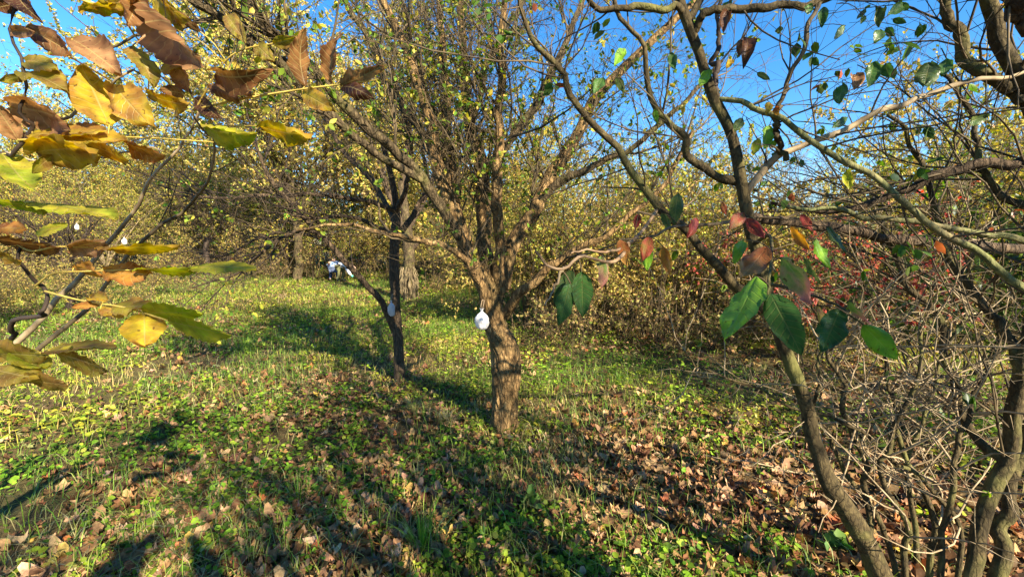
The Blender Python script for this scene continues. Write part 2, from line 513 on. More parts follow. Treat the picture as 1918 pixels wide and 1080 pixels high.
M_STRING = plain_mat('string', (.35, .25, .16), .8)

# ------------------------------------------------------------------ ground
def axis(n, near, far):
    t = np.linspace(-1, 1, n)
    return np.sign(t) * (near * np.abs(t) + (far - near) * np.abs(t) ** 5)


gx = axis(241, 14, 320); gy = axis(241, 14, 320) + 5
GX, GY = np.meshgrid(gx, gy)
GZ = height(GX, GY) + .012 * (vnoise(GX * 6, GY * 6, 8) - .5) * (np.hypot(GX, GY) < 12)
gi = np.arange(241 * 241).reshape(241, 241)
GF = np.stack([gi[:-1, :-1], gi[:-1, 1:], gi[1:, 1:], gi[1:, :-1]], -1).reshape(-1, 4)
obj('ground', mk_mesh('ground', np.stack([GX, GY, GZ], -1), GF), M_SOIL, kind='structure')

# ------------------------------------------------------------------ trees: generic builder
def add_wood(parent, name, sets, k, mat, kind='stuff'):
    return obj(name, mk_mesh(name, *merge([tubes(p, r, kk) for (p, r), kk in zip(sets, k)])), mat, parent, kind=kind)


def batch(list_of_poly):
    return np.stack([p for p, r in list_of_poly]), np.stack([r for p, r in list_of_poly])


# ------------------------------------------------------------------ central fruit tree
def trunk_mesh(px, n, k, seed, ridge=.10, flare=0.35, root=0.06):
    poly, rad = traced(px, n)
    rad = rad * .92
    a = np.arange(k) * 2 * math.pi / k
    L = np.concatenate([[0], np.cumsum(np.linalg.norm(np.diff(poly, axis=0), axis=1))])
    tw = a[None] + L[:, None] * .35
    ca, sa = np.cos(tw), np.sin(tw)
    g = np.abs(fbm(ca * 4 + 11, sa * 4 + L[:, None] * 5.5, seed, 3) - .5) * 2            # vertical fissures
    g2 = fbm(ca * 1.2 + 3, sa * 1.2 + L[:, None] * 3.0, seed + 5, 3) - .5                 # knobs and swellings
    g3 = vnoise(ca * 9 + 40, sa * 9 + L[:, None] * 14, seed + 9) - .5
    fl = np.exp(-L / .19)[:, None]
    lob = (vnoise(ca * 1.7 + 5, sa * 1.7, seed + 2) - .35) * flare * fl * 1.6 + flare * .35 * fl
    R = rad[:, None] * (1 + ridge * 1.5 * (g - .3) +   .34 * g2 + .10 * g3 + lob)
    V, F = tubes(poly[None], R[None], k)
    V = V.reshape(n, k, 3)
    return poly, rad, V.reshape(-1, 3), F


D0 = float(np.dot(ground_hit(943, 806) - CAM, FWD))
base = ground_hit(943, 806)
ft = thing('fruit_tree', base, 'old fruit tree with many limbs, its lit trunk in the middle of the photograph', 'tree')
tp, trd, TV, TF = trunk_mesh([(943, 832, D0, 27), (943, 800, D0, 26), (945, 765, D0 * .995, 25), (947, 730, D0 * .99, 26.5), (949, 695, D0 * .985, 29.5), (947, 662, D0 * .985, 30), (940, 640, D0 * .985, 28), (930, 620, D0 * .985, 24),
                              (924, 598, D0 * .985, 21.5), (921, 570, D0 * .985, 22), (920, 535, D0 * .985, 19), (916, 505, D0 * .985, 11)], 170, 84, 3, .16, .45)
obj('trunk', mk_mesh('trunk', TV, TF), M_BARK, ft)
d = D0 * .985
LIMBS = [
    [(925, 590, d, 19), (905, 530, d * .98, 17), (882, 480, d * .97, 15), (860, 440, d * .96, 14), (840, 380, d * .95, 13.5), (824, 320, d * .94, 12), (817, 270, d * .93, 11), (800, 200, d * .92, 9.5), (772, 120, d * .91, 8), (735, 40, d * .9, 6.5), (690, -60, d * .88, 5)],
    [(868, 455, d * .97, 11), (856, 400, d * 1.0, 12), (847, 330, d * 1.03, 11), (840, 250, d * 1.05, 10), (836, 190, d * 1.06, 8), (830, 100, d * 1.07, 7), (818, -30, d * 1.08, 5)],
    [(930, 560, d, 17), (915, 480, d * 1.02, 15), (905, 400, d * 1.05, 13.5), (898, 310, d * 1.08, 12), (882, 240, d * 1.1, 10), (871, 150, d * 1.11, 8.5), (863, 60, d * 1.12, 7), (858, -60, d * 1.12, 5)],
    [(937, 545, d, 16), (935, 470, d * .97, 11.5), (930, 390, d * .94, 10.5), (931, 300, d * .91, 9.5), (938, 200, d * .89, 8), (941, 100, d * .87, 7), (950, -40, d * .85, 5)],
    [(942, 540, d, 16), (953, 480, d, 15), (972, 435, d, 14), (1000, 398, d * 1.01, 13), (1024, 345, d * 1.02, 12.5), (1058, 292, d * 1.03, 11.5), (1090, 235, d * 1.04, 10), (1122, 180, d * 1.05, 9), (1200, 100, d * 1.05, 8), (1300, 10, d * 1.05, 6), (1360, -60, d * 1.05, 4)],
    [(945, 590, d, 12), (965, 562, d * .97, 10), (995, 540, d * .94, 9), (1030, 502, d * .92, 8), (1062, 478, d * .9, 7.5), (1120, 450, d * .88, 6), (1180, 402, d * .86, 5), (1240, 340, d * .85, 4), (1300, 250, d * .84, 3)],
    [(915, 590, d, 11), (908, 560, d * .96, 9.5), (895, 520, d * .94, 8), (870, 488, d * .92, 6.5), (830, 462, d * .9, 6), (775, 445, d * .88, 5), (715, 430, d * .87, 4), (640, 420, d * .86, 3), (560, 430, d * .85, 2)],
    [(862, 445, d * .96, 10), (805, 352, d * .9, 9.5), (742, 292, d * .84, 9), (682, 232, d * .78, 9), (612, 162, d * .72, 9), (555, 98, d * .67, 9), (500, 45, d * .62, 9), (420, -20, d * .57, 8), (330, -90, d * .54, 6)],
    [(790, 338, d * .88, 7), (710, 285, d * .8, 7), (640, 230, d * .74, 7.5), (565, 160, d * .68, 8), (480, 82, d * .62, 8), (420, 38, d * .59, 8), (355, -12, d * .56, 7), (280, -70, d * .54, 6)],
    [(900, 330, d * 1.07, 9), (960, 260, d * 1.1, 8), (1010, 190, d * 1.12, 7), (1050, 110, d * 1.14, 6), (1090, 0, d * 1.16, 5), (1120, -80, d * 1.16, 4)],
    [(826, 300, d * .94, 8), (780, 240, d * 1.0, 7.5), (740, 170, d * 1.04, 6.5), (700, 90, d * 1.08, 6), (650, 10, d * 1.1, 5), (600, -70, d * 1.12, 4)],
    [(1010, 380, d * 1.01, 8), (1050, 340, d * .98, 7), (1110, 310, d * .95, 6), (1190, 270, d * .92, 5), (1270, 200, d * .9, 4), (1350, 110, d * .88, 3)],
    [(880, 235, d * 1.1, 6), (905, 150, d * 1.15, 6), (930, 80, d * 1.2, 5), (970, 20, d * 1.25, 4.5), (1000, -60, d * 1.28, 4)],
    [(839, 250, d * 1.05, 7), (800, 180, d * 1.14, 6), (775, 100, d * 1.2, 5.5), (760, 20, d * 1.25, 5), (735, -60, d * 1.3, 4)],
]
limbs = [traced([(a, b, c, e * (.92 if b > 450 else 1.0)) for a, b, c, e in l], 26, .05) for l in LIMBS]
for i, (p, r) in enumerate(limbs):
    obj('limb', limb_mesh('limb', p, r, 14, .22, i), M_BARK if i < 7 else M_CROWNBARK, ft)
g0 = batch(limbs)
g1 = grow(g0, 190, (.35, 1.15), (25, 65), 8, .10, .16, (.25, 1), .55, .010, .003)
g2 = grow(g1, 1150, (.22, .62), (25, 65), 6, .05, .17, (.15, 1), .6, .004, .0018)
g2b = grow(g0, 300, (.15, .6), (35, 85), 6, .06, .2, (.15, .95), .3, .003, .0016)
g3 = grow((np.concatenate([g2[0], g2b[0]]), np.concatenate([g2[1], g2b[1]])), 9500, (.09, .34), (25, 70), 4, .03, .16, (.15, 1), .7, .0022, .0011)
add_wood(ft, 'branch_mass', [g1, g2, g2b], [6, 4, 4], M_TWIG)
add_wood(ft, 'twig_mass', [g3], [3], M_TWIG)
PAL_GREEN = [(.10, .19, .025, 5), (.16, .25, .03, 4), (.30, .30, .04, 2), (.06, .12, .02, 2)]
PAL_OLIVE = [(.42, .34, .06, 4), (.30, .29, .05, 3), (.52, .39, .08, 3), (.17, .21, .03, 2), (.42, .25, .08, 2)]
V, F, C = foliage(g3, 11000, (.024, .052), (.8, 1.1), T_OVATE, PAL_GREEN + [(.38, .34, .05, 5), (.50, .40, .07, 2)], .3)
obj('crown', mk_mesh('crown', V, F, C), M_LEAF, ft, kind='stuff')

# ------------------------------------------------------------------ thin tree left of it
base = ground_hit(748, 716); D1 = float(np.dot(base - CAM, FWD))
lt = thing('slender_tree', base, 'slender dark-stemmed tree just left of the big central trunk, a branch slanting up left', 'tree')
tp, trd, TV, TF = trunk_mesh([(750, 730, D1, 11), (748, 705, D1, 10), (746, 650, D1, 9.5), (743, 600, D1, 9.8), (740, 540, D1, 9.5), (738, 480, D1, 9.5), (741, 430, D1, 9), (742, 390, D1, 7), (733, 330, D1 * .98, 6), (712, 250, D1 * .95, 4.5), (690, 170, D1 * .93, 3)], 90, 28, 8, .10, .5)
obj('trunk', mk_mesh('trunk', TV, TF), M_DARKBARK, lt)
LL = [
    [(740, 622, D1, 6.5), (722, 580, D1 * .98, 6), (700, 548, D1 * .96, 5.5), (660, 502, D1 * .93, 5.5), (612, 452, D1 * .9, 5), (562, 402, D1 * .87, 4), (522, 352, D1 * .84, 4), (488, 300, D1 * .82, 3), (470, 240, D1 * .8, 2)],
    [(742, 395, D1, 5), (690, 378, D1 * .95, 4.5), (620, 368, D1 * .9, 4), (520, 366, D1 * .86, 3.5), (420, 370, D1 * .82, 3), (330, 364, D1 * .8, 2)],
    [(600, 440, D1 * .89, 4), (565, 430, D1 * .85, 3.5), (525, 447, D1 * .82, 3), (480, 480, D1 * .8, 2.6), (430, 515, D1 * .78, 2), (360, 535, D1 * .77, 1.5)],
    [(737, 470, D1, 6), (755, 430, D1 * 1.02, 6), (780, 395, D1 * 1.04, 5), (800, 340, D1 * 1.06, 4), (790, 270, D1 * 1.06, 3)],
    [(741, 420, D1, 6), (722, 380, D1 * 1.04, 5), (690, 330, D1 * 1.08, 4.5), (640, 280, D1 * 1.1, 4), (600, 200, D1 * 1.12, 3)],
    [(738, 440, D1, 5), (700, 420, D1 * .94, 4), (650, 405, D1 * .9, 3.5), (590, 410, D1 * .86, 3), (520, 400, D1 * .84, 2)],
    [(740, 400, D1, 5), (760, 350, D1 * .96, 4.5), (770, 290, D1 * .94, 4), (760, 220, D1 * .92, 3), (740, 140, D1 * .9, 2)],
    [(610, 450, D1 * .9, 3), (560, 436, D1 * .9, 2.6), (500, 440, D1 * .88, 2.2), (440, 470, D1 * .86, 1.8), (400, 480, D1 * .85, 1.4)],
]
ll = [traced(l, 18, .03) for l in LL]
for i, (p, r) in enumerate(ll):
    obj('limb', limb_mesh('limb', p, r, 9, .16, 30 + i), M_DARKBARK, lt)
g0 = batch(ll)
g1 = grow(g0, 90, (.35, .95), (25, 65), 7, .05, .16, (.3, 1), .6, .007, .003)
g2 = grow(g1, 520, (.2, .55), (25, 70), 5, .03, .18, (.15, 1), .6, .003, .0018)
g3 = grow(g2, 1700, (.1, .3), (25, 70), 4, .03, .16, (.15, 1), .7, .002, .0013)
add_wood(lt, 'branch_mass', [g1, g2], [5, 4], M_DARKTWIG)
add_wood(lt, 'twig_mass', [g3], [3], M_TWIG)
V, F, C = foliage(g3, 1500, (.02, .045), (.8, 1.1), T_OVATE, PAL_OLIVE + PAL_GREEN, .3)
obj('crown', mk_mesh('crown', V, F, C), M_LEAF, lt, kind='stuff')


# ------------------------------------------------------------------ shrub / tree prototypes for the background
def shrub(seed, h, stems, spread, nb, nt, nl, leaf, pal, r0=.02, lean=.3, tmpl=T_DIAMOND, trunk=None, up=.06, lt=(.1, 1)):
    rg = np.random.default_rng(seed)
    n = 9
    a = rg.uniform(0, 2 * math.pi, stems)
    out = np.stack([np.cos(a), np.sin(a), np.zeros(stems)], 1)
    p = out * rg.uniform(.0, spread * .18, stems)[:, None]
    dr = nrm(out * rg.uniform(.05, lean, stems)[:, None] + np.array([0, 0, 1.0]))
    if trunk:
        p = out * .02 + np.array([0, 0, trunk])
    Q = np.empty((stems, n, 3)); Q[:, 0] = p
    hh = (h - (trunk or 0)) * rg.uniform(.6, 1.0, stems) / (n - 1)
    for s in range(1, n):
        dr = nrm(dr + rg.normal(size=(stems, 3)) * .11 + out * lean * .10)
        Q[:, s] = Q[:, s - 1] + dr * hh[:, None]
    R = rg.uniform(.6, 1.1, stems)[:, None] * r0 * np.linspace(1, .3, n)[None]
    s0 = (Q, R)
    s1 = grow(s0, nb, (h * .14, h * .36), (25, 65), 6, up, .15, (.15 if trunk else .25, 1), .6, 1, .003, rg=rg)
    s2 = grow(s1, nt, (h * .06, h * .18), (25, 75), 3, .03, .18, (.1, 1), .6, .005, .0028, rg=rg)
    W = [tubes(*s0, 5), tubes(*s1, 3), tubes(*s2, 3)]
    if trunk:
        tb = np.zeros((1, 7, 3)); tb[0, :, 2] = np.linspace(-.15, trunk + .3, 7); tb[0, :, :2] += rg.normal(size=(7, 2)) * .04 * trunk / 1.5
        tb[0, -2:, :2] *= .3
        tk = tubes(tb, np.linspace(r0 * 2.6, r0 * 1.8, 7)[None], 12)
    wood = merge(W)
    lv = foliage(s2, nl, leaf, (.7, 1.1), tmpl, pal, .2, rg, tr=lt) if nl else None
    return wood, lv, (tk if trunk else None)


PAL_YEL = [(.62, .48, .14, 4), (.52, .45, .12, 4), (.40, .39, .09, 4), (.56, .39, .16, 2), (.22, .25, .05, 2.5)]
PAL_TAN = [(.46, .33, .12, 4), (.40, .33, .08, 4), (.31, .30, .06, 3), (.54, .42, .12, 2), (.34, .19, .07, 1)]
PAL_RED = [(.50, .09, .07, 5), (.42, .12, .09, 3), (.52, .22, .15, 2), (.30, .20, .08, 1)]
PAL_DKG = [(.05, .085, .02, 4), (.08, .13, .025, 3), (.16, .2, .04, 2)]
PAL_MIX = [(.38, .34, .06, 4), (.26, .31, .05, 4), (.16, .23, .035, 3), (.50, .41, .10, 2)]

protos = [shrub(101, 3.2, 10, 1.6, 80, 520, 8500, (.035, .075), PAL_TAN, .018, .35),
          shrub(102, 3.6, 8, 1.4, 80, 520, 9000, (.04, .08), PAL_YEL, .022, .30),
          shrub(103, 3.0, 12, 1.6, 80, 520, 8500, (.035, .07), PAL_MIX, .016, .40),
          shrub(104, 2.8, 14, 1.5, 90, 600, 3200, (.035, .065), PAL_TAN, .014, .35),
          shrub(105, 4.0, 7, 1.5, 80, 520, 9000, (.04, .08), PAL_OLIVE, .024, .28)]
rt = np.random.default_rng(77)
spots = []
for px in np.linspace(-260, 1010, 30):                       # far hedge behind the meadow
    for row in range(3):
        dd = (20.5 if px < 800 else 15.5) + row * 3.0 + rt.uniform(-1.2, 1.2)
        spots.append(((px + rt.uniform(-25, 25) - PW / 2) / FPX * dd, dd, [0, 2, 3, 4, 2, 1, 3, 4][rt.integers(0, 8)], rt.uniform(.9, 1.3) * (1, 1.35, 1.8)[row]))
for px in np.linspace(985, 2150, 20):                         # nearer thicket to the right
    for row in range(2):
        dd = 7.7 + row * 2.6 + rt.uniform(-.7, .7)
        spots.append(((px + rt.uniform(-20, 20) - PW / 2) / FPX * dd, dd, [0, 3, 3, 2, 3][rt.integers(0, 5)], rt.uniform(.68, .9) * (1, 1.15)[row]))
lowp = shrub(106, 1.1, 16, 1.6, 80, 320, 900, (.03, .06), [(.30, .20, .09, 4), (.36, .28, .10, 3), (.2, .22, .05, 2)], .007, .8)
protos.append(lowp)
protos.append(shrub(107, 3.8, 9, 2.2, 60, 330, 2600, (.035, .07), PAL_MIX + PAL_OLIVE, .017, .07))    # thin upright shoots
for px in list(np.linspace(820, 1400, 15)) + list(np.linspace(-150, 780, 20)):
    dd = (8.3 if px > 985 else 14.6 if px > 800 else 18.5) + rt.uniform(-1, 1)
    spots.append(((px + rt.uniform(-15, 15) - PW / 2) / FPX * dd, dd, 6, rt.uniform(.7, 1.0) * (1 if px > 800 else 1.25)))
for px, dd in ((-60, 11), (60, 13), (150, 12), (250, 14.5), (330, 13), (430, 16), (20, 9.5), (520, 17)):   # brush standing in the meadow at left
    spots.append(((px - PW / 2) / FPX * dd, dd, 5, rt.uniform(.7, 1.1)))
for px, dd, sc in ((-30, 8.5, .6), (70, 9.5, .55), (160, 10.5, .6), (210, 9, .5), (270, 12, .65), (320, 15, .75), (470, 17.5, .8), (-90, 7.5, .6), (110, 14, .8), (20, 15, .9), (540, 18.5, .8)):
    spots.append(((px - PW / 2) / FPX * dd, dd, 3, sc))
for px, dd, sc in ((1480, 9, 1.1), (1580, 10, 1.25), (1650, 8, 1.05), (1720, 9.5, 1.3), (1790, 7.5, 1.1), (1850, 9, 1.35), (1920, 7.5, 1.2), (1990, 9, 1.4), (2080, 7, 1.2), (1690, 12, 1.5), (1830, 12, 1.6), (1960, 12, 1.6)):
    spots.append(((px - PW / 2) / FPX * dd, dd, [3, 2, 3, 4][int(px) // 10 % 4], sc))
for px in np.linspace(-230, 1000, 26):
    spots.append(((px - PW / 2) / FPX * 24, 24 + rt.uniform(-1, 1), [0, 3, 2][rt.integers(0, 3)], rt.uniform(.7, .9)))
for px in np.linspace(-200, 2150, 46):                        # brush along the foot of the hedge
    dd = (18.5 if px < 800 else 14.2 if px < 985 else 6.9) + rt.uniform(-.8, .8)
    spots.append(((px + rt.uniform(-25, 25) - PW / 2) / FPX * dd, dd, 5, rt.uniform(.7, 1.3)))
pm = [(mk_mesh('bush', *w), mk_mesh('foliage', *lv)) for w, lv, _ in protos]
for a, b in pm:
    a.materials.append(M_TWIG); b.materials.append(M_LEAF)
th = thing('thicket', (2, 12, 0), 'tangled yellowing thicket closing off the meadow behind the trees', 'thicket')
th['kind'] = 'stuff'
for x, y, k, s in spots:
    b = bpy.data.objects.new('bush', pm[k][0]); f = bpy.data.objects.new('foliage', pm[k][1])
    for o in (b, f):
        col.objects.link(o); o['kind'] = 'stuff'
    b.parent = th; b.matrix_parent_inverse = Matrix.Translation((-2, -12, 0)); f.parent = b
    b.location = (x, y, float(height(x, y)) - .05); b.rotation_euler = (0, 0, rt.uniform(0, 6.28)); b.scale = (s, s, s * rt.uniform(.85, 1.2))


BGM = {}


def bg_tree(name, proto, x, y, rot, sc, label, cat='tree', wmat=None, sz=1.0, group=None):
    key = id(proto)
    if key not in BGM:
        BGM[key] = (mk_mesh('wood', *proto[0]), None if proto[1] is None else mk_mesh('crown', *proto[1]), None if proto[2] is None else mk_mesh('trunk', *proto[2]))
    t = thing(name, (x, y, float(height(x, y)) - .05), label, cat, group)
    t.rotation_euler = (0, 0, rot); t.scale = (sc, sc, sc * sz)
    for nm, me, mt in (('trunk', BGM[key][2], wmat or M_CROWNBARK), ('branch_mass', BGM[key][0], wmat or M_GREYTWIG), ('crown', BGM[key][1], M_LEAF)):
        if me is None: continue
        o = bpy.data.objects.new(nm, me); col.objects.link(o); o.parent = t
        if not me.materials: me.materials.append(mt)
        if nm != 'trunk': o['kind'] = 'stuff'
    return t


def at(px, dd):
    return (px - PW / 2) / FPX * dd, dd


yel = shrub(201, 11.5, 13, 2, 240, 2600, 100000, (.07, .12), PAL_YEL, .07, .55, trunk=2.2)
yel2 = shrub(202, 9.0, 10, 2, 180, 1800, 42000, (.065, .11), PAL_YEL + PAL_OLIVE, .06, .5, trunk=1.8)
oliv = shrub(203, 7.0, 10, 2, 170, 1500, 17000, (.06, .10), PAL_OLIVE + PAL_MIX, .05, .5, trunk=1.2)
bare = shrub(204, 6.0, 12, 2, 190, 1700, 500, (.04, .07), PAL_TAN, .04, .65, trunk=1.0)
orch = shrub(205, 4.2, 8, 2, 110, 800, 1200, (.035, .06), PAL_OLIVE, .045, .8, trunk=1.3)
bg_tree('yellow_tree', yel, *at(560, 17), 0.4, 1.0, 'tall yellow autumn tree rising behind the slender tree, widest yellow crown', wmat=M_CROWNBARK)
bg_tree('yellow_tree', yel2, *at(350, 25), 1.4, 1.0, 'yellow tree farthest back left, above the meadow hedge', wmat=M_CROWNBARK)
bg_tree('yellow_tree', yel2, *at(700, 20), 2.4, .95, 'yellow tree directly behind the big central trunk')
bg_tree('yellow_tree', yel2, *at(40, 19), 4.2, .85, 'pale yellow tree behind the walnut leaves at the left edge')
bg_tree('olive_tree', oliv, *at(1150, 13), 0.9, .68, 'olive-leaved tree right of the central trunk, above the nearer thicket')
bg_tree('olive_tree', oliv, *at(1290, 16), 3.9, .78, 'olive-leaved tree behind the twig with red leaves')
bg_tree('olive_tree', oliv, *at(200, 15), 5.2, .62, 'low olive tree behind the two slanting pale stems at left')
bg_tree('bare_tree', bare, *at(1700, 8.2), 1.1, .62, 'nearly bare grey-twigged tree behind the mossy dark branch at right')
bg_tree('bare_tree', bare, *at(1470, 11), 2.7, .72, 'nearly bare grey-twigged tree behind the leaning sapling')
bg_tree('bare_tree', bare, *at(1890, 11), 4.7, .85, 'nearly bare grey-twigged tree at the far right edge')
bg_tree('orchard_tree', orch, *at(390, 18), 2.0, 1.1, 'small dark orchard tree at the meadow edge left of the bent-over people', wmat=M_DARKTWIG)
bg_tree('orchard_tree', orch, *at(130, 10.5), 3.0, .8, 'small dark orchard tree behind the walnut leaves at left', wmat=M_DARKTWIG)
redp = shrub(206, 2.6, 9, 1.2, 90, 520, 4200, (.04, .075), PAL_RED, .015, .4)
bg_tree('red_shrub', redp, *at(1545, 5.6), 0.3, .88, 'shrub with red autumn leaves behind the leaning sapling', 'shrub')
redp2 = shrub(207, 2.2, 8, 1.2, 60, 320, 900, (.05, .08), PAL_RED + PAL_TAN, .015, .4)
bg_tree('red_shrub', redp2, *at(450, 20), 0.3, 1.0, 'reddish shrub in the far hedge beside the dark orchard tree', 'shrub')
dkp = shrub(208, 2.6, 12, 1.6, 100, 600, 5200, (.04, .075), PAL_DKG, .015, .5, tmpl=T_OVATE)
bg_tree('green_shrub', dkp, *at(1790, 4.1), 0.3, .92, 'dark green leafy shrub behind the pale thorny twigs at right', 'shrub', M_TWIG)

# old tree with shaggy trunk behind the slender tree
base = ground_hit(766, 562); D2 = float(np.dot(base - CAM, FWD))
sh = thing('shaggy_tree', base, 'old tree with shaggy brown trunk standing behind the slender dark stem', 'tree')
tp, trd, TV, TF = trunk_mesh([(768, 570, D2, 13), (767, 550, D2, 12), (766, 510, D2, 11.5), (766, 470, D2, 11), (762, 430, D2, 10), (758, 390, D2, 8), (750, 340, D2, 6)], 60, 30, 21, .18, .4)
obj('trunk', mk_mesh('trunk', TV, TF), M_CROWNBARK, sh)
sl = [traced(l, 12, .1) for l in (
    [(762, 440, D2, 8), (740, 390, D2, 6), (715, 330, D2, 5), (690, 260, D2, 3)],
    [(762, 430, D2, 8), (790, 380, D2, 6), (815, 320, D2, 5), (830, 240, D2, 3)],
    [(758, 400, D2, 7), (755, 330, D2, 6), (765, 260, D2, 4), (775, 180, D2, 2)],
    [(764, 470, D2, 5), (795, 450, D2, 4), (830, 440, D2, 3), (860, 420, D2, 2)])]
for p, r in sl:
    obj('limb', limb_mesh('limb', p, r, 8, .15, 3), M_DARKBARK, sh)
g1 = grow(batch(sl), 60, (.6, 1.6), (25, 65), 6, .06, .16, (.2, 1), .6, .02, .006)
g2 = grow(g1, 500, (.3, .9), (25, 70), 4, .03, .16, (.1, 1), .6, .008, .004)
add_wood(sh, 'twig_mass', [g1, g2], [4, 3], M_TWIG)
V, F, C = foliage(g2, 2200, (.05, .10), (.8, 1.1), T_DIAMOND, PAL_OLIVE, .2)
obj('crown', mk_mesh('crown', V, F, C), M_LEAF, sh, kind='stuff')
# hanging shaggy strips of bark
ns = 110
th_ = rng.uniform(0, 6.28, ns); zz = rng.uniform(.35, .95, ns)
p0 = base + np.stack([np.cos(th_) * .19, np.sin(th_) * .19, zz], 1)
Q = np.stack([p0, p0 + np.stack([np.cos(th_) * .05, np.sin(th_) * .05, -rng.uniform(.08, .16, ns)], 1), p0 + np.stack([np.cos(th_) * .09, np.sin(th_) * .09, -rng.uniform(.2, .4, ns)], 1)], 1)
obj('shaggy_bark', mk_mesh('shaggy_bark', *tubes(Q, np.full((ns, 3), .010), 3)), M_GREYTWIG, sh, kind='stuff')


# ------------------------------------------------------------------ large leaves near the camera
LEAFCOL = {'y': ((.56, .41, .035), (.34, .17, .035)), 'b': ((.32, .16, .06), (.12, .05, .02)), 't': ((.46, .25, .11), (.22, .10, .04)),
           'g': ((.33, .40, .03), (.50, .42, .04)), 'o': ((.34, .29, .035), (.27, .15, .04)), 'd': ((.11, .045, .022), (.05, .02, .012)),
           'n': ((.065, .15, .035), (.045, .105, .03)), 'r': ((.34, .07, .045), (.20, .12, .03)), 'm': ((.52, .26, .05), (.34, .13, .04)),
           'k': ((.30, .05, .045), (.18, .05, .03)), 'p': ((.16, .24, .05), (.50, .20, .15)), 'l': ((.20, .38, .03), (.12, .27, .03)),
           'x': ((.30, .09, .03), (.33, .19, .05)), 'q': ((.055, .10, .035), (.09, .12, .03))}


def big_leaf(parent, x0, y0, x1, y1, w, d0, d1, typ, mat, i, curl=None, roll=None, asp=.46, name='leaf', walnut=True):
    rg = np.random.default_rng(1000 + i)
    A = P(x0, y0, d0); B = P(x1, y1, d1)
    L = np.linalg.norm(B - A)
    X = (B - A) / L
    tocam = nrm(CAM - (A + B) / 2)
    nf = nrm(tocam - X * np.dot(tocam, X))
    ln_px = math.hypot(x1 - x0, y1 - y0)
    wr = w / FPX * (d0 + d1) / 2
    if roll is None:
        ratio = w / max(ln_px, 1)
        if ratio < asp:
            roll = math.acos(max(.12, ratio / asp)); wr = L * asp
            if rg.random() < .75:      # mostly seen from slightly above or below, upper side to the sky
                if np.dot(np.cross(X, nf), [0, 0, 1]) < 0: roll = -roll
                roll = roll if rg.random() < .7 else -roll
        else:
            roll = rg.uniform(-.3, .3)
    Y0 = np.cross(nf, X)
    Nn = nf * math.cos(roll) + Y0 * math.sin(roll)
    Yv = np.cross(Nn, X)
    nu, nv = 9, 27 if walnut else 13
    u = np.linspace(-1, 1, nu); v = np.linspace(0, 1, nv)
    UU, VV = np.meshgrid(u, v)
    prof = np.sin(math.pi * VV ** .82) ** .75
    prof[0] = .03; prof[-1] = .02
    prof = prof * (1 + .10 * np.clip(vnoise(VV * 7 + i * 1.3, np.sign(UU) * 3.0 + i, i + 40) - .6, 0, 1) * -4 * (np.abs(UU) > .8))
    edge = 1 + .05 * (vnoise(VV * 9 + i, UU * 0 + np.sign(UU), i) - .5)
    rollin = rg.uniform(.1, .5) if typ not in ('b', 't', 'd') else rg.uniform(.5, 1.3)
    if curl is None:
        curl = rg.uniform(-.35, .45) if typ not in ('b', 't', 'd') else rg.uniform(-.9, .9)
    flat = 1.0
    if abs(roll) > 1.0:
        flat = .3; curl *= .25; rollin = min(rollin, .25)
    hw = wr / 2 * prof * edge
    th = UU * rollin
    yy = hw * np.sin(th) / max(rollin, .05)
    zz = hw * (1 - np.cos(th)) / max(rollin, .05) * rg.choice([-1, 1])
    zz = zz + hw * .18 * flat * np.abs(UU)
    pl = (.036 if typ in ('b', 't', 'd') else .026) if walnut else .012
    zz = zz + pl * wr * np.sin((VV - np.abs(UU) * .16) * (9 if walnut else 6) * 2 * math.pi) * np.abs(UU) ** .7 * (prof > .1)
    zz = zz + (fbm(VV * 5 + i * 3.7, UU * 2, i + 5, 2) - .5) * wr * .5 * flat * np.abs(UU)
    xx = VV * L
    sag = curl * L * .35 * (4 * VV * (1 - VV)) * .5
    twist = rg.uniform(-.5, .5) * flat * (VV - .3)
    y2 = yy * np.cos(twist) - zz * np.sin(twist); z2 = yy * np.sin(twist) + zz * np.cos(twist) + sag
    Vv = A + X * xx[..., None] + Yv * y2[..., None] + Nn * z2[..., None]
    c1, c2 = np.array(LEAFCOL[typ][0]), np.array(LEAFCOL[typ][1])
    m = fbm(UU * 2.2 + i * 5.1, VV * 4.5, i + 2, 3) * 2.6 - .95 + .35 * (np.abs(UU) ** 2) * (VV > .1) + .4 * np.clip(VV - .8, 0, 1)
    if typ in ('p', 'x'): m = np.clip((VV - .35) * 2.2, 0, 1) + (m - .3) * .6
    m = np.clip(m, 0, 1)[..., None]
    Cc = (c1 * (1 - m) + c2 * m) * rg.uniform(.88, 1.12)
    idx = np.arange(nu * nv).reshape(nv, nu)
    Fq = np.stack([idx[:-1, :-1], idx[:-1, 1:], idx[1:, 1:], idx[1:, :-1]], -1).reshape(-1, 4)
    me = mk_mesh('leaf', Vv, Fq, Cc, np.stack([UU, VV], -1).reshape(-1, 2))
    return obj(name, me, mat, parent)


def stalk(parent, px, mat, name='stalk', m=16, k=6, wob=0.0):
    p, r = traced(px, m, wob)
    return obj(name, mk_mesh(name, *tubes(p[None], r[None], k)), mat, parent), (p, r)


wbase = np.array([-2.15, 1.25, float(height(-2.15, 1.25))])
def petiole(leaf, px, py, d0, pts, mat, mx):
    A = P(px, py, d0)
    dd = np.linalg.norm(pts - A, axis=1)
    # prefer anchors a little above the leaf base
    q = pts[np.argmin(dd - .25 * (pts[:, 2] - A[2]))]
    if .004 < np.linalg.norm(q - A) < mx:
        c = spline([q, (q + A) / 2 + np.array([0, 0, .12 * np.linalg.norm(q - A)]), A, A * 1.0 + (A - q) * .02], 8)
        obj('petiole', mk_mesh('petiole', *tubes(c[None], np.full((1, 8), .0011), 4)), mat, leaf)


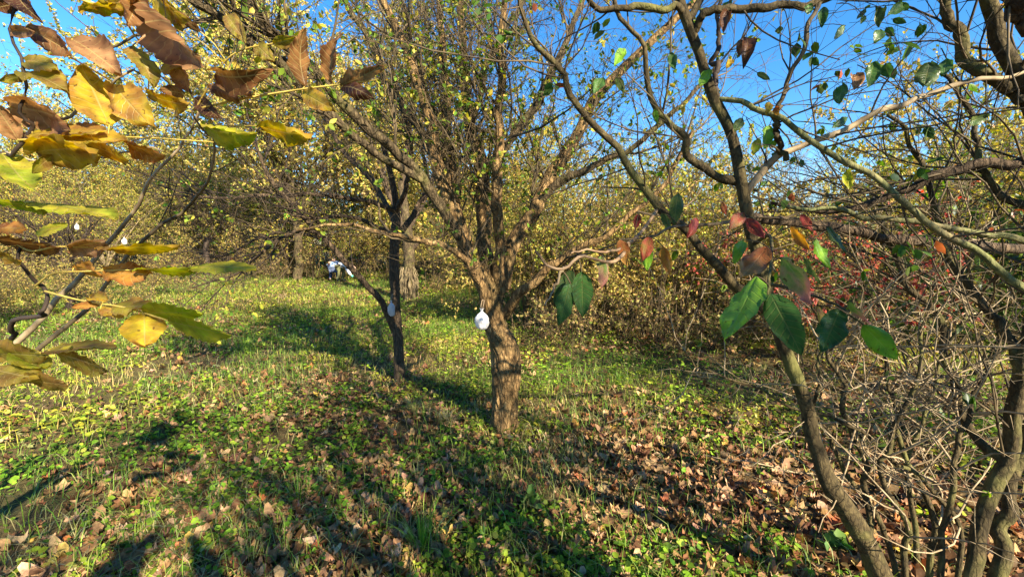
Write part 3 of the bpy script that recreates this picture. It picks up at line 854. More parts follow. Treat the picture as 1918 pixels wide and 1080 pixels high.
wt = thing('walnut_sapling', wbase, 'young walnut with big yellow and brown leaves hanging into the left edge', 'tree')
WST = [
    ([(-420, 1180, 1.45, 26), (-260, 900, 1.4, 20), (-120, 760, 1.35, 13), (20, 642, 1.3, 7), (110, 558, 1.28, 6), (210, 440, 1.25, 4.5), (265, 370, 1.2, 4), (322, 292, 1.15, 3.2), (365, 236, 1.1, 2.2), (420, 140, 1.05, 1.6), (455, 60, 1.0, 1.2)], M_PALE),
    ([(-380, 1150, 1.5, 20), (-200, 900, 1.45, 15), (-40, 740, 1.4, 8), (75, 650, 1.36, 5.5), (160, 578, 1.32, 4.8), (260, 480, 1.26, 4), (330, 402, 1.2, 3.6), (386, 350, 1.1, 3.4), (406, 285, 1.02, 3), (392, 240, .97, 2.2), (366, 200, .93, 1.8), (356, 150, .9, 1.4)], M_GREYTWIG),
    ([(-420, 1180, 1.45, 20), (-420, 700, 1.2, 18), (-300, 420, .95, 12), (-120, 310, .85, 7), (0, 290, .82, 4), (34, 264, .8, 4.5), (50, 228, .79, 4), (52, 180, .78, 3.5), (42, 95, .77, 3.2), (28, 10, .76, 3), (15, -60, .75, 2.5)], M_DARKTWIG),
    ([(-300, 420, .95, 9), (-150, 350, .95, 6), (0, 297, .93, 2.6), (120, 302, .93, 2.4), (230, 295, .93, 2.2), (300, 285, .94, 1.6)], M_PALE),
    ([(34, 264, .8, 3.4), (70, 240, .82, 3.4), (120, 215, .85, 3.4), (172, 172, .88, 3), (250, 145, .9, 2.6), (272, 104, .9, 1.8)], M_GREYTWIG),
    ([(-260, 900, 1.35, 10), (-120, 730, 1.2, 7), (0, 655, 1.05, 5.5), (14, 640, 1.0, 5.5), (28, 600, .95, 5.5), (82, 582, .92, 5), (74, 550, .9, 4.5), (50, 508, .88, 4), (34, 460, .87, 3)], M_DARKTWIG),
    ([(-120, 310, .85, 6), (-100, 150, .8, 5), (-60, 20, .78, 4), (40, -40, .8, 3.5), (160, -10, .82, 3), (205, 12, .84, 2.4), (242, 72, .86, 2), (300, 130, .88, 1.8), (348, 176, .9, 1.5)], M_RACHIS),
]
wpolys = []
for i, (px, mt) in enumerate(WST):
    px = [(a, b, c, e * .78) for a, b, c, e in px]
    o_, pr = stalk(wt, px, mt, 'stem' if i < 3 else 'branch', 34, 9, .03)
    wpolys.append(pr)
wpts = [p for p, r in wpolys]
for px in ([(362, 206, .93, 2), (450, 186, .9, 1.8), (560, 168, .87, 1.7), (640, 158, .85, 1.5), (705, 150, .84, 1)],
           [(52, 52, .77, 2), (90, 84, .78, 1.8), (140, 112, .79, 1.6), (205, 150, .8, 1.2)],
           [(34, 262, .8, 2.2), (150, 259, .8, 1.9), (250, 257, .8, 1.7), (400, 266, .8, 1.2)],
           [(34, 458, .87, 2.4), (60, 470, .85, 1.8), (110, 462, .84, 1.6), (200, 464, .83, 1.4), (330, 462, .82, 1)],
           [(66, 535, .9, 2), (100, 512, .88, 1.8), (160, 508, .86, 1.7), (260, 505, .84, 1.5), (400, 500, .82, 1)],
           [(84, 545, .9, 1.8), (150, 562, .86, 1.7), (230, 575, .82, 1.7), (290, 592, .8, 1.5), (330, 606, .79, 1)],
           [(-40, 690, .95, 2.2), (30, 668, .85, 1.9), (100, 657, .8, 1.5), (160, 655, .78, 1)],
           [(30, 385, .9, 1.4), (-40, 390, .9, 1.8), (-120, 370, .9, 2.2)],
           [(385, 235, .96, 1.6), (440, 236, .93, 1.5), (490, 236, .9, 1.3), (540, 240, .88, 1)],
           [(366, 205, .93, 1.6), (410, 130, .9, 1.5), (450, 95, .88, 1.4), (520, 80, .87, 1)],
           [(34, 455, .87, 2), (5, 430, .86, 1.8), (-40, 380, .9, 2.2)]):
    wpts.append(stalk(wt, px, M_RACHIS, 'leaf_stalk', 30, 5)[1][0])
WL = [(240, 12, 146, 16, 30, .84, .82, 'y'), (265, -8, 238, 48, 46, .84, .8, 'b'), (262, 4, 376, 128, 42, .85, .8, 't'), (290, -6, 352, 42, 26, .86, .84, 'y'), (48, 52, 132, 104, 48, .77, .74, 'b'),
      (135, 74, 228, 142, 42, .78, .76, 't'), (205, 235, 152, 122, 80, .8, .78, 'y'), (212, 158, 278, 232, 72, .8, .77, 'y'), (246, 88, 287, 166, 30, .86, .84, 'o'), (322, 108, 353, 172, 26, .88, .86, 't'),
      (404, 138, 510, 134, 46, .88, .84, 'b'), (572, 162, 571, 52, 38, .87, .84, 'b'), (622, 158, 640, 62, 26, .86, .84, 'b'), (424, 28, 462, 82, 32, .88, .86, 'o'), (480, 84, 512, 114, 30, .88, .86, 'o'),
      (566, 172, 628, 208, 36, .87, .83, 'y'), (638, 160, 719, 122, 30, .85, .82, 't'), (640, 164, 702, 187, 26, .85, .82, 'd'), (384, 236, 482, 250, 28, .96, .9, 'g'), (486, 236, 588, 250, 32, .9, .86, 'y'),
      (278, 176, 352, 196, 22, .88, .84, 'y'), (346, 176, 298, 168, 27, .9, .86, 'b'), (438, 150, 472, 180, 30, .9, .87, 'b'), (392, 158, 448, 188, 26, .91, .88, 'b'), (364, 184, 412, 222, 32, .93, .9, 'd'),
      (34, 262, -20, 185, 44, .8, .76, 't'), (20, 200, 124, 246, 36, .79, .75, 't'), (68, 285, 184, 284, 44, .8, .75, 'y'), (128, 252, 238, 264, 22, .8, .77, 'y'), (4, 288, 64, 354, 36, .82, .78, 'g'),
      (236, 268, 312, 292, 22, .8, .78, 'm'), (44, 134, 128, 172, 26, .78, .75, 'o'), (48, 138, -6, 152, 22, .78, .76, 'o'), (48, 114, 108, 132, 22, .78, .76, 'o'), (30, 8, -12, 18, 28, .76, .74, 'd'),
      (40, -6, 80, 42, 26, .76, .74, 'd'), (60, 250, 200, 245, 20, .8, .77, 'y'), (150, 262, 240, 300, 24, .8, .77, 'y'), (20, 60, 66, 60, 24, .76, .74, 't'), (205, 12, 260, -14, 30, .83, .81, 'y'),
      (300, 130, 360, 120, 18, .88, .86, 'y'), (375, 60, 330, 20, 26, .88, .85, 'b'), (512, 82, 560, 70, 22, .87, .86, 'o'), (-20, 372, 90, 386, 15, .9, .86, 'g'), (70, 380, 216, 409, 16, .9, .83, 'g'),
      (-10, 428, 48, 430, 18, .86, .84, 'm'), (70, 432, 126, 425, 14, .85, .82, 'g'), (-20, 446, 112, 462, 17, .86, .83, 'b'), (128, 468, 204, 458, 28, .84, .8, 't'), (188, 465, 336, 457, 18, .83, .79, 'y'),
      (138, 502, 192, 514, 18, .87, .84, 'm'), (196, 508, 284, 512, 26, .85, .82, 'm'), (258, 504, 372, 500, 13, .84, .8, 'g'), (358, 500, 480, 502, 16, .82, .78, 'g'), (186, 572, 134, 576, 19, .85, .83, 'm'),
      (188, 578, 232, 594, 24, .84, .82, 'y'), (212, 574, 288, 574, 20, .83, .8, 'o'), (270, 586, 380, 586, 24, .81, .77, 'g'), (270, 590, 272, 648, 68, .81, .79, 'y'), (316, 602, 434, 627, 28, .79, .75, 'g'),
      (90, 656, 218, 652, 17, .8, .77, 'o'), (108, 662, 202, 694, 30, .8, .77, 'o'), (-10, 662, 84, 666, 26, .82, .78, 'o'), (-10, 692, 74, 708, 32, .8, .76, 'o'), (46, 712, 128, 722, 20, .79, .76, 'o'),
      (168, 556, 202, 562, 12, .85, .83, 'y'), (0, 480, 40, 490, 12, .86, .84, 'y'), (30, 660, 90, 690, 24, .82, .78, 'g'), (340, 60, 312, 0, 26, .86, .84, 'y'), (100, 290, 60, 325, 26, .8, .78, 'o')]
for i, (x0, y0, x1, y1, w, d0, d1, t) in enumerate(WL):
    petiole(big_leaf(wt, x0, y0, x1, y1, w, d0, d1, t, M_WALNUT, i), x0, y0, d0, np.concatenate(wpts), M_RACHIS, .2)
wb = batch([(spline(np.c_[p, r], 20)[:, :3], spline(np.c_[p, r], 20)[:, 3]) for p, r in wpolys[:2]])
g1 = grow(wb, 16, (.12, .4), (30, 70), 6, .08, .15, (.45, 1), .4, .002, .0012)
add_wood(wt, 'twig_mass', [g1], [4], M_DARKTWIG)

# ------------------------------------------------------------------ leaning sapling on the right
DS = 1.62
sbase = ground_hit(1690, 1130)
sp_ = thing('leaning_sapling', sbase, 'leaning mossy sapling at right with hanging green and red leaves', 'tree')
SAP = [
    ([(1700, 1180, 1.75, 20), (1655, 1085, 1.74, 19), (1598, 985, 1.72, 18), (1546, 900, 1.7, 15.5), (1525, 830, 1.69, 13), (1510, 760, 1.68, 12), (1488, 690, 1.66, 11.5), (1455, 610, 1.64, 11), (1432, 530, 1.62, 11), (1416, 455, 1.6, 10.5), (1402, 400, 1.59, 10.5), (1386, 330, 1.58, 10.5), (1372, 255, 1.57, 9.5), (1347, 185, 1.56, 9), (1320, 105, 1.55, 8.5), (1292, 45, 1.54, 9), (1272, -20, 1.53, 8)], 'trunk', M_SAP),
    ([(1436, 580, 1.63, 10), (1398, 545, 1.62, 9.5), (1342, 500, 1.6, 8.5), (1282, 442, 1.58, 8), (1232, 392, 1.56, 7.5), (1184, 318, 1.53, 7), (1142, 252, 1.5, 6.5), (1082, 190, 1.46, 6), (1050, 142, 1.44, 5.5), (1008, 92, 1.41, 5), (976, 30, 1.38, 4.5), (962, -30, 1.36, 4)], 'branch', M_SAP),
    ([(1388, 340, 1.58, 10), (1345, 328, 1.58, 8), (1300, 300, 1.57, 7), (1278, 262, 1.56, 6.5), (1242, 220, 1.55, 6), (1222, 165, 1.54, 5), (1206, 85, 1.52, 4.5), (1160, 20, 1.5, 4), (1140, -30, 1.49, 3.5)], 'branch', M_SAP),
    ([(1392, 365, 1.58, 7), (1430, 325, 1.55, 6.5), (1470, 294, 1.53, 6), (1560, 250, 1.5, 5.5), (1640, 208, 1.47, 5.5), (1722, 180, 1.45, 5), (1830, 155, 1.42, 4), (1940, 120, 1.4, 3)], 'branch', M_PALE),
    ([(1399, 400, 1.59, 6), (1408, 403, 1.6, 8), (1460, 415, 1.7, 8.5), (1530, 427, 1.8, 9.5), (1620, 440, 1.9, 9), (1700, 446, 1.95, 9), (1800, 455, 2.0, 9), (1930, 464, 2.05, 9), (2100, 470, 2.1, 10)], 'branch', M_DARKBARK),
    ([(1346, 185, 1.56, 4.5), (1400, 195, 1.5, 4.8), (1442, 212, 1.48, 5), (1520, 262, 1.45, 5.2), (1600, 312, 1.42, 5.6), (1680, 370, 1.4, 5.8), (1762, 424, 1.38, 6), (1860, 500, 1.36, 6.5), (1960, 570, 1.34, 7)], 'branch', M_GREENSHOOT),
    ([(1300, 60, 1.54, 7), (1330, 22, 1.5, 7.5), (1400, 14, 1.48, 7.5), (1510, 8, 1.46, 7), (1600, -30, 1.44, 6)], 'branch', M_SAP),
    ([(1296, 55, 1.54, 7), (1270, 20, 1.53, 6.5), (1190, 12, 1.5, 6), (1100, 3, 1.48, 5), (1040, -20, 1.46, 4)], 'branch', M_SAP),
    ([(1450, 214, 1.48, 4.5), (1462, 180, 1.48, 4), (1492, 115, 1.47, 4), (1532, 20, 1.46, 4), (1550, -30, 1.45, 3)], 'branch', M_TWIG),
    ([(1450, 218, 1.48, 5), (1456, 250, 1.49, 5.5), (1474, 298, 1.52, 5)], 'branch', M_SAP),
    ([(1345, 185, 1.56, 5), (1336, 120, 1.6, 4.5), (1345, 60, 1.62, 4), (1350, -20, 1.64, 3)], 'branch', M_DARKTWIG),
]
sps = []
for i, (px, nm, mt) in enumerate(SAP):
    p, r = traced(px, 60 if nm == 'trunk' else 36, .028)
    obj(nm, limb_mesh(nm, p, r, 16 if nm == 'trunk' else 10, .26, 60 + i), mt, sp_)
    q = spline(np.c_[p, r], 24); sps.append((q[:, :3], q[:, 3]))
g0 = batch(sps[1:])
g1 = grow(g0, 75, (.18, .65), (25, 70), 7, .03, .13, (.1, 1), .4, .0035, .0014)
g2 = grow(g1, 260, (.08, .3), (25, 70), 5, .02, .15, (.15, 1), .6, .0017, .0009)
add_wood(sp_, 'twig_mass', [g1, g2], [5, 4], M_TWIG)
V, F, C = foliage(g2, 150, (.03, .05), (.9, 1.15), T_OVATE, [(.07, .13, .03, 5), (.12, .2, .03, 3), (.35, .1, .05, 1)], 1.2)
obj('crown', mk_mesh('crown', V, F, C), M_LEAF, sp_, kind='stuff')
stk = []
for px, mt in (([(1232, 392, 1.56, 3), (1205, 430, 1.3, 3), (1180, 455, 1.0, 3.4), (1165, 480, .85, 3.8), (1140, 490, .72, 3), (1090, 480, .64, 3), (1055, 502, .62, 3), (1022, 495, .62, 2.2), (1000, 468, .62, 1.4)], M_TWIG2),
               ([(1182, 452, 1.0, 3), (1150, 470, .85, 2.6), (1100, 468, .78, 2), (1068, 474, .74, 1.4)], M_TWIG2),
               ([(1056, 500, .62, 2.6), (1042, 530, .61, 2.4), (1022, 572, .6, 1.6)], M_PALE),
               ([(1416, 455, 1.6, 4), (1440, 440, 1.2, 3), (1445, 470, .9, 2.6), (1442, 520, .75, 2.6), (1440, 560, .68, 2.2)], M_SAP),
               ([(1432, 530, 1.62, 4), (1480, 540, 1.2, 3), (1540, 560, .9, 2.6), (1580, 580, .78, 2.2), (1625, 612, .72, 1.8)], M_SAP),
               ([(1405, 410, 1.59, 3.5), (1330, 420, 1.2, 3), (1260, 425, 1.05, 2.6), (1215, 445, .98, 2), (1160, 448, .95, 1.4)], M_TWIG)):
    stk.append(stalk(sp_, px, mt, 'twig', 30, 7, .004)[1])
gpts = [p for p, r in sps] + [p for p, r in stk] + [g1[0].reshape(-1, 3), g2[0].reshape(-1, 3)]
GL = [(1090, 510, 1092, 607, 46, .63, .61, 'n'), (1068, 530, 1044, 622, 34, .62, .6, 'n'), (1072, 505, 1034, 582, 34, .66, .65, 'q'), (1128, 478, 1126, 550, 26, .72, .7, 'p'), (1162, 448, 1176, 506, 28, .9, .88, 'x'),
      (1216, 444, 1202, 497, 28, .95, .93, 'r'), (1214, 462, 1212, 514, 24, .97, .95, 'l'), (1242, 462, 1256, 522, 24, .95, .93, 'm'), (1270, 362, 1262, 422, 26, 1.1, 1.08, 'q'), (1392, 400, 1366, 430, 24, 1.1, 1.05, 'r'),
      (1398, 410, 1432, 446, 22, 1.1, 1.05, 'k'), (1436, 462, 1380, 532, 36, .85, .8, 'x'), (1418, 518, 1346, 655, 46, .72, .66, 'l'), (1442, 548, 1512, 684, 68, .68, .64, 'n'), (1572, 582, 1534, 672, 58, .76, .72, 'n'),
      (1464, 482, 1528, 584, 36, .8, .74, 'p'), (1532, 572, 1546, 638, 15, .76, .74, 'y'), (1616, 608, 1692, 684, 48, .72, .68, 'l'), (1588, 564, 1638, 612, 20, .74, .72, 'p'), (1480, 424, 1516, 468, 18, 1.0, .98, 'm'),
      (1528, 448, 1556, 502, 16, 1.0, .97, 'l'), (1550, 424, 1586, 472, 14, 1.0, .97, 'q'), (1304, 408, 1288, 446, 13, 1.1, 1.08, 'k'), (1500, 402, 1522, 434, 16, 1.1, 1.08, 'k'), (1392, 450, 1372, 502, 26, .95, .92, 'l'),
      (1352, 378, 1360, 402, 12, 1.2, 1.19, 'r'), (1240, 400, 1256, 432, 14, 1.1, 1.08, 'q'), (1196, 400, 1190, 430, 14, 1.1, 1.1, 'k'), (1505, 480, 1540, 540, 16, .9, .88, 'q'),
      (1543, 14, 1540, 52, 18, 1.35, 1.34, 'n'), (1460, 50, 1458, 64, 14, 1.4, 1.4, 'q'), (1516, 8, 1512, 28, 16, 1.35, 1.34, 'n'), (1582, 48, 1562, 74, 14, 1.3, 1.29, 'n'), (1648, 14, 1646, 52, 17, 1.3, 1.3, 'q'),
      (1650, 56, 1636, 80, 22, 1.3, 1.29, 'n'), (1660, 52, 1676, 68, 14, 1.3, 1.29, 'n'), (1692, 8, 1664, 28, 22, 1.3, 1.28, 'n'), (1672, 36, 1698, 43, 12, 1.3, 1.29, 'n'), (1604, 138, 1600, 168, 27, 1.3, 1.28, 't'),
      (1638, 116, 1626, 164, 20, 1.3, 1.28, 'n'), (1658, 120, 1666, 145, 23, 1.3, 1.29, 'n'), (1742, 118, 1732, 160, 38, 1.3, 1.26, 'q'), (1772, 110, 1768, 142, 25, 1.3, 1.28, 'n'), (1578, 158, 1570, 194, 24, 1.3, 1.28, 'n'),
      (1588, 220, 1558, 240, 16, 1.3, 1.28, 'n'), (1418, 136, 1442, 150, 12, 1.4, 1.39, 'q'), (1442, 192, 1436, 214, 16, 1.45, 1.44, 'y'), (1452, 200, 1458, 216, 13, 1.45, 1.44, 'x'), (1372, 112, 1360, 128, 14, 1.5, 1.5, 'y'),
      (1398, 70, 1392, 130, 24, 1.45, 1.42, 'd'), (1392, 75, 1384, 108, 14, 1.45, 1.42, 'b'), (1362, 20, 1355, 62, 24, 1.48, 1.45, 'd'), (1330, 130, 1310, 160, 20, 1.52, 1.5, 'l'), (1256, 100, 1264, 130, 18, 1.5, 1.48, 'n'),
      (1170, 90, 1150, 125, 20, 1.48, 1.46, 'l'), (1130, 145, 1112, 175, 22, 1.46, 1.45, 'n'), (1155, 145, 1168, 172, 16, 1.46, 1.45, 'q'), (1225, 205, 1232, 232, 12, 1.5, 1.5, 'l'), (1440, 235, 1430, 280, 18, 1.48, 1.46, 'l'),
      (1420, 260, 1412, 290, 18, 1.48, 1.46, 'g'), (1390, 222, 1376, 245, 20, 1.5, 1.48, 'q'), (1586, 318, 1592, 356, 17, 1.42, 1.4, 'g'), (1850, 218, 1812, 230, 14, 1.42, 1.4, 'q'), (1620, 30, 1612, 45, 10, 1.3, 1.3, 'n'), (1700, 20, 1690, 4, 12, 1.3, 1.3, 'n')]
for i, (x0, y0, x1, y1, w, d0, d1, t) in enumerate(GL):
    k_ = .86 if d0 < 1 else 1
    x1 = x0 + (x1 - x0) * k_; y1 = y0 + (y1 - y0) * k_; w = w * k_
    petiole(big_leaf(sp_, x0, y0, x1, y1, w, d0, d1, t, M_GLOSSLEAF, 200 + i, asp=.42, walnut=False), x0, y0, d0, np.concatenate(gpts), M_TWIG, .6)

top = [traced([(1272, -20, 1.53, 8), (1220, -200, 1.5, 7), (1180, -420, 1.5, 6), (1200, -700, 1.5, 4)], 12, .03), traced([(1290, 40, 1.54, 7), (1420, -200, 1.7, 6), (1560, -460, 1.9, 5), (1640, -800, 2.1, 3)], 12, .03)]
for p, r in top:
    obj('branch', limb_mesh('branch', p, r, 9, .12, 5), M_SAP, sp_)
u1 = grow(batch(top), 40, (.3, .8), (25, 65), 6, .05, .14, (.1, 1), .5, .006, .003)
u2 = grow(u1, 220, (.12, .4), (25, 65), 4, .02, .14, (.1, 1), .6, .003, .0014)
add_wood(sp_, 'upper_twig_mass', [u1, u2], [5, 3], M_TWIG)
V, F, C = foliage(u2, 260, (.04, .07), (.9, 1.15), T_OVATE, PAL_GREEN, .6)
obj('upper_crown', mk_mesh('upper_crown', V, F, C), M_LEAF, sp_, kind='stuff')

# ------------------------------------------------------------------ tree at the right edge
rbase = ground_hit(1850, 1140)
rtree = thing('edge_tree', rbase, 'crooked grey-barked tree filling the right edge, several stems from one base', 'tree')
RT = [
    ([(1815, 1180, 1.6, 13), (1822, 1085, 1.6, 12.5), (1834, 1010, 1.6, 12), (1856, 940, 1.6, 12), (1890, 872, 1.6, 12.5), (1905, 790, 1.58, 12), (1918, 690, 1.56, 11.5), (1940, 580, 1.55, 11), (1960, 430, 1.54, 20), (1970, 300, 1.52, 18), (1925, 185, 1.5, 15), (1886, 110, 1.48, 13), (1872, 50, 1.47, 12), (1850, -30, 1.45, 11)], 'trunk', M_SAP),
    ([(1862, 1160, 1.75, 13), (1872, 1060, 1.76, 12), (1880, 980, 1.78, 11), (1895, 900, 1.8, 10), (1925, 820, 1.82, 12), (1980, 720, 1.84, 10)], 'branch', M_SAP),
    ([(1915, 190, 1.5, 11), (1880, 162, 1.5, 11), (1832, 132, 1.5, 10.5), (1802, 75, 1.5, 10), (1785, 30, 1.5, 9), (1764, -30, 1.5, 8)], 'branch', M_SAP),
    ([(1968, 290, 1.52, 14), (1918, 302, 1.55, 10), (1840, 310, 1.6, 9.5), (1765, 330, 1.65, 9), (1690, 352, 1.7, 8), (1605, 386, 1.75, 6), (1520, 396, 1.8, 5), (1440, 380, 1.85, 3)], 'branch', M_DARKBARK),
    ([(1985, 470, 1.4, 6), (1930, 458, 1.4, 6), (1800, 432, 1.42, 5.5), (1700, 415, 1.45, 5), (1590, 400, 1.5, 4.5), (1480, 392, 1.55, 3)], 'branch', M_GREENSHOOT),
    ([(1955, 60, 1.3, 22), (1918, 10, 1.3, 20), (1890, -40, 1.3, 18)], 'branch', M_DARKBARK),
    ([(1912, 690, 1.56, 9), (1870, 600, 1.62, 7), (1800, 520, 1.7, 6), (1750, 400, 1.75, 5), (1720, 290, 1.78, 4), (1660, 220, 1.8, 3)], 'branch', M_SAP),
    ([(1890, 872, 1.6, 9), (1820, 800, 1.7, 7), (1780, 700, 1.8, 6.5), (1752, 600, 1.9, 6), (1690, 520, 1.95, 5), (1640, 400, 2.0, 4)], 'branch', M_SAP),
    ([(1960, 400, 1.54, 8), (1880, 370, 1.6, 6), (1830, 300, 1.65, 5), (1820, 220, 1.7, 4), (1760, 130, 1.72, 3)], 'branch', M_SAP),
]
rps = []
for i, (px, nm, mt) in enumerate(RT):
    p, r = traced(px, 60 if nm == 'trunk' else 36, .028)
    obj(nm, limb_mesh(nm, p, r, 16 if nm == 'trunk' else 10, .26, 90 + i), mt, rtree)
    q = spline(np.c_[p, r], 24); rps.append((q[:, :3], q[:, 3]))
g0 = batch([rps[2], rps[3], rps[5], rps[6], rps[7], rps[8], (rps[0][0], rps[0][1] * .5)])
g1 = grow(g0, 95, (.35, 1.0), (25, 70), 8, .04, .20, (.25, 1), .4, .0045, .0018, bias=(-.6, .7, .2), bw=.5)
g2 = grow(g1, 420, (.12, .45), (25, 65), 6, .02, .22, (.1, 1), .6, .002, .0011)
g3 = grow(g2, 900, (.06, .22), (25, 65), 4, .02, .14, (.1, 1), .6, .0012, .0008)
add_wood(rtree, 'twig_mass', [g1, g2, g3], [5, 4, 3], M_TWIG)
V, F, C = foliage(g2, 170, (.03, .055), (.8, 1.1), T_OVATE, PAL_GREEN + [(.05, .10, .03, 5)], .9)
obj('crown', mk_mesh('crown', V, F, C), M_LEAF, rtree, kind='stuff')

top = [traced([(1850, -30, 1.45, 11), (1830, -260, 1.45, 9), (1760, -520, 1.5, 7), (1700, -900, 1.55, 4)], 12, .03), traced([(1764, -30, 1.5, 8), (1650, -240, 1.6, 6), (1560, -480, 1.7, 5), (1540, -820, 1.8, 3)], 12, .03),
       traced([(1890, -40, 1.3, 18), (1980, -320, 1.4, 12), (2100, -640, 1.6, 8), (2150, -1000, 1.8, 4)], 12, .03)]
for p, r in top:
    obj('branch', limb_mesh('branch', p, r, 9, .12, 6), M_SAP, rtree)
u1 = grow(batch(top), 46, (.3, 1.0), (25, 65), 6, .05, .14, (.1, 1), .5, .006, .003)
u2 = grow(u1, 240, (.12, .45), (25, 65), 4, .02, .14, (.1, 1), .6, .003, .0014)
add_wood(rtree, 'upper_twig_mass', [u1, u2], [5, 3], M_TWIG)
V, F, C = foliage(u2, 1300, (.04, .075), (.9, 1.15), T_OVATE, PAL_GREEN, .6)
obj('upper_crown', mk_mesh('upper_crown', V, F, C), M_LEAF, rtree, kind='stuff')

# ------------------------------------------------------------------ thorny bush at right
tb = ground_hit(1760, 1085)
bush = thing('thorn_bush', tb, 'pale leafless thorny bush tangled between the two right-hand trunks', 'bush')
ST = []
for px in ([(1640, 1100, 1.75, 10), (1625, 960, 1.78, 9), (1605, 850, 1.8, 8), (1580, 740, 1.82, 7), (1560, 650, 1.84, 5), (1590, 560, 1.86, 3)],
           [(1700, 1120, 1.7, 9), (1690, 990, 1.7, 8), (1660, 880, 1.72, 7), (1700, 760, 1.74, 6), (1735, 640, 1.76, 5), (1760, 520, 1.78, 3)],
           [(1740, 1110, 1.9, 9), (1738, 960, 1.9, 8), (1690, 850, 1.9, 7), (1665, 750, 1.9, 6), (1650, 660, 1.9, 4), (1610, 590, 1.9, 3)],
           [(1760, 1120, 1.65, 9), (1775, 960, 1.66, 8), (1790, 820, 1.67, 7), (1850, 720, 1.68, 6), (1880, 620, 1.69, 4), (1905, 540, 1.7, 3)],
           [(1790, 1130, 1.8, 8), (1800, 1000, 1.8, 7), (1740, 900, 1.8, 6), (1650, 850, 1.8, 5), (1560, 790, 1.8, 4.5), (1440, 740, 1.8, 4), (1330, 700, 1.8, 3), (1284, 640, 1.8, 2)],
           [(1720, 1130, 2.1, 8), (1710, 900, 2.1, 7), (1730, 800, 2.1, 6), (1780, 640, 2.1, 5), (1810, 500, 2.1, 4), (1800, 400, 2.1, 3)],
           [(1690, 1120, 2.0, 8), (1640, 960, 2.0, 7), (1560, 850, 2.0, 6), (1530, 750, 2.0, 5), (1550, 650, 2.0, 4), (1520, 560, 2.0, 3)]):
    p, r = traced([(a, b, c, e * .62) for a, b, c, e in px], 28, .06)
    obj('stem', limb_mesh('stem', p, r, 8, .12, int(px[0][0])), M_SAP, bush); ST.append((p, r))
g0 = batch(ST)
g1 = grow(g0, 115, (.25, .8), (35, 80), 8, .03, .20, (.15, 1), .6, .0042, .002)
g2 = grow(g1, 300, (.1, .38), (40, 85), 5, .02, .20, (.1, 1), .65, .0026, .0014)
g3 = grow((np.concatenate([g2[0][:, [0, 2, 4]], g1[0][:, [0, 3, 7]]]), np.concatenate([g2[1][:, [0, 2, 4]], g1[1][:, [0, 3, 7]]])), 1200, (.015, .06), (60, 90), 3, 0, .05, (.05, 1), .7, .0018, .001, taper=.25)
add_wood(bush, 'twig_mass', [g1, g2], [6, 5], M_PALE)
add_wood(bush, 'thorn_mass', [g3], [3], M_PALE)
V, F, C = foliage(g2, 110, (.025, .05), (.8, 1.1), T_OVATE, PAL_GREEN + PAL_DKG, .4)
obj('leaf_mass', mk_mesh('leaf_mass', V, F, C), M_LEAF, bush, kind='stuff')

# ------------------------------------------------------------------ trees behind the camera that throw the long shadows
shd = shrub(301, 6.0, 8, 2, 50, 260, 700, (.05, .09), PAL_OLIVE, .06, .55, trunk=1.8)
for x, y, rot, s, lab in ((-3.4, -3.2, 4.4, .75, 'tree behind the camera to the left, shading the left edge'),):
    bg_tree('shade_tree', shd, x, y, rot, s, lab, wmat=M_SAP)
grove = shrub(304, 5.2, 7, 1.6, 70, 420, 3600, (.06, .10), PAL_GREEN + PAL_OLIVE, .05, .55, trunk=1.3)
for x, y, rot, s, lab in ((7.2, -.6, 4.2, .75, 'leafy tree right of the frame, shading the thicket at right'),
                          (3.9, -5.4, 5.2, .85, 'leafy tree far behind on the right, shading the back of the meadow'), (4.7, 1.9, 1.2, .72, 'leafy tree beyond the right edge, shading the thorny bush')):
    bg_tree('shade_tree', grove, x, y, rot, s, lab, wmat=M_SAP)
umb = shrub(307, 4.3, 6, .4, 40, 220, 1100, (.05, .09), PAL_GREEN, .04, .26, trunk=2.0)
bg_tree('shade_tree', umb, 3.2, -2.3, 2.3, 1.05, 'young tree farther behind the camera, its crown shading the ground left of the trunks', wmat=M_SAP)
pole = shrub(305, 4.4, 4, .4, 26, 90, 60, (.05, .09), PAL_OLIVE, .032, .38, trunk=1.7)
pole2 = shrub(306, 3.6, 5, .5, 24, 80, 50, (.05, .09), PAL_OLIVE, .028, .45, trunk=1.1)
for pr, x, y, rot, s, lab in ((pole, 1.3, -.85, .4, .9, 'slim sapling just behind the camera, its shadow streak left of centre'), (pole2, .3, -1.2, 2.6, .8, 'slim sapling behind the photographer, its shadow streak at lower left'),
                              (pole2, 1.75, -.55, 1.2, 1.0, 'slim sapling right of the camera, its shadow streak across the bottom centre'), (pole, 2.45, -.75, 4.0, 1.0, 'sapling right of the camera, its shadow streak passing the big trunk'),
                              (pole, 2.6, -1.6, 5.0, 1.0, 'sapling farther behind the camera, its shadow crossing the left meadow'), (pole, .45, -2.2, 3.1, .9, 'sapling well behind the photographer, shading the left edge')):
    bg_tree('shade_sapling', pr, x, y, rot, s, lab, wmat=M_SAP)

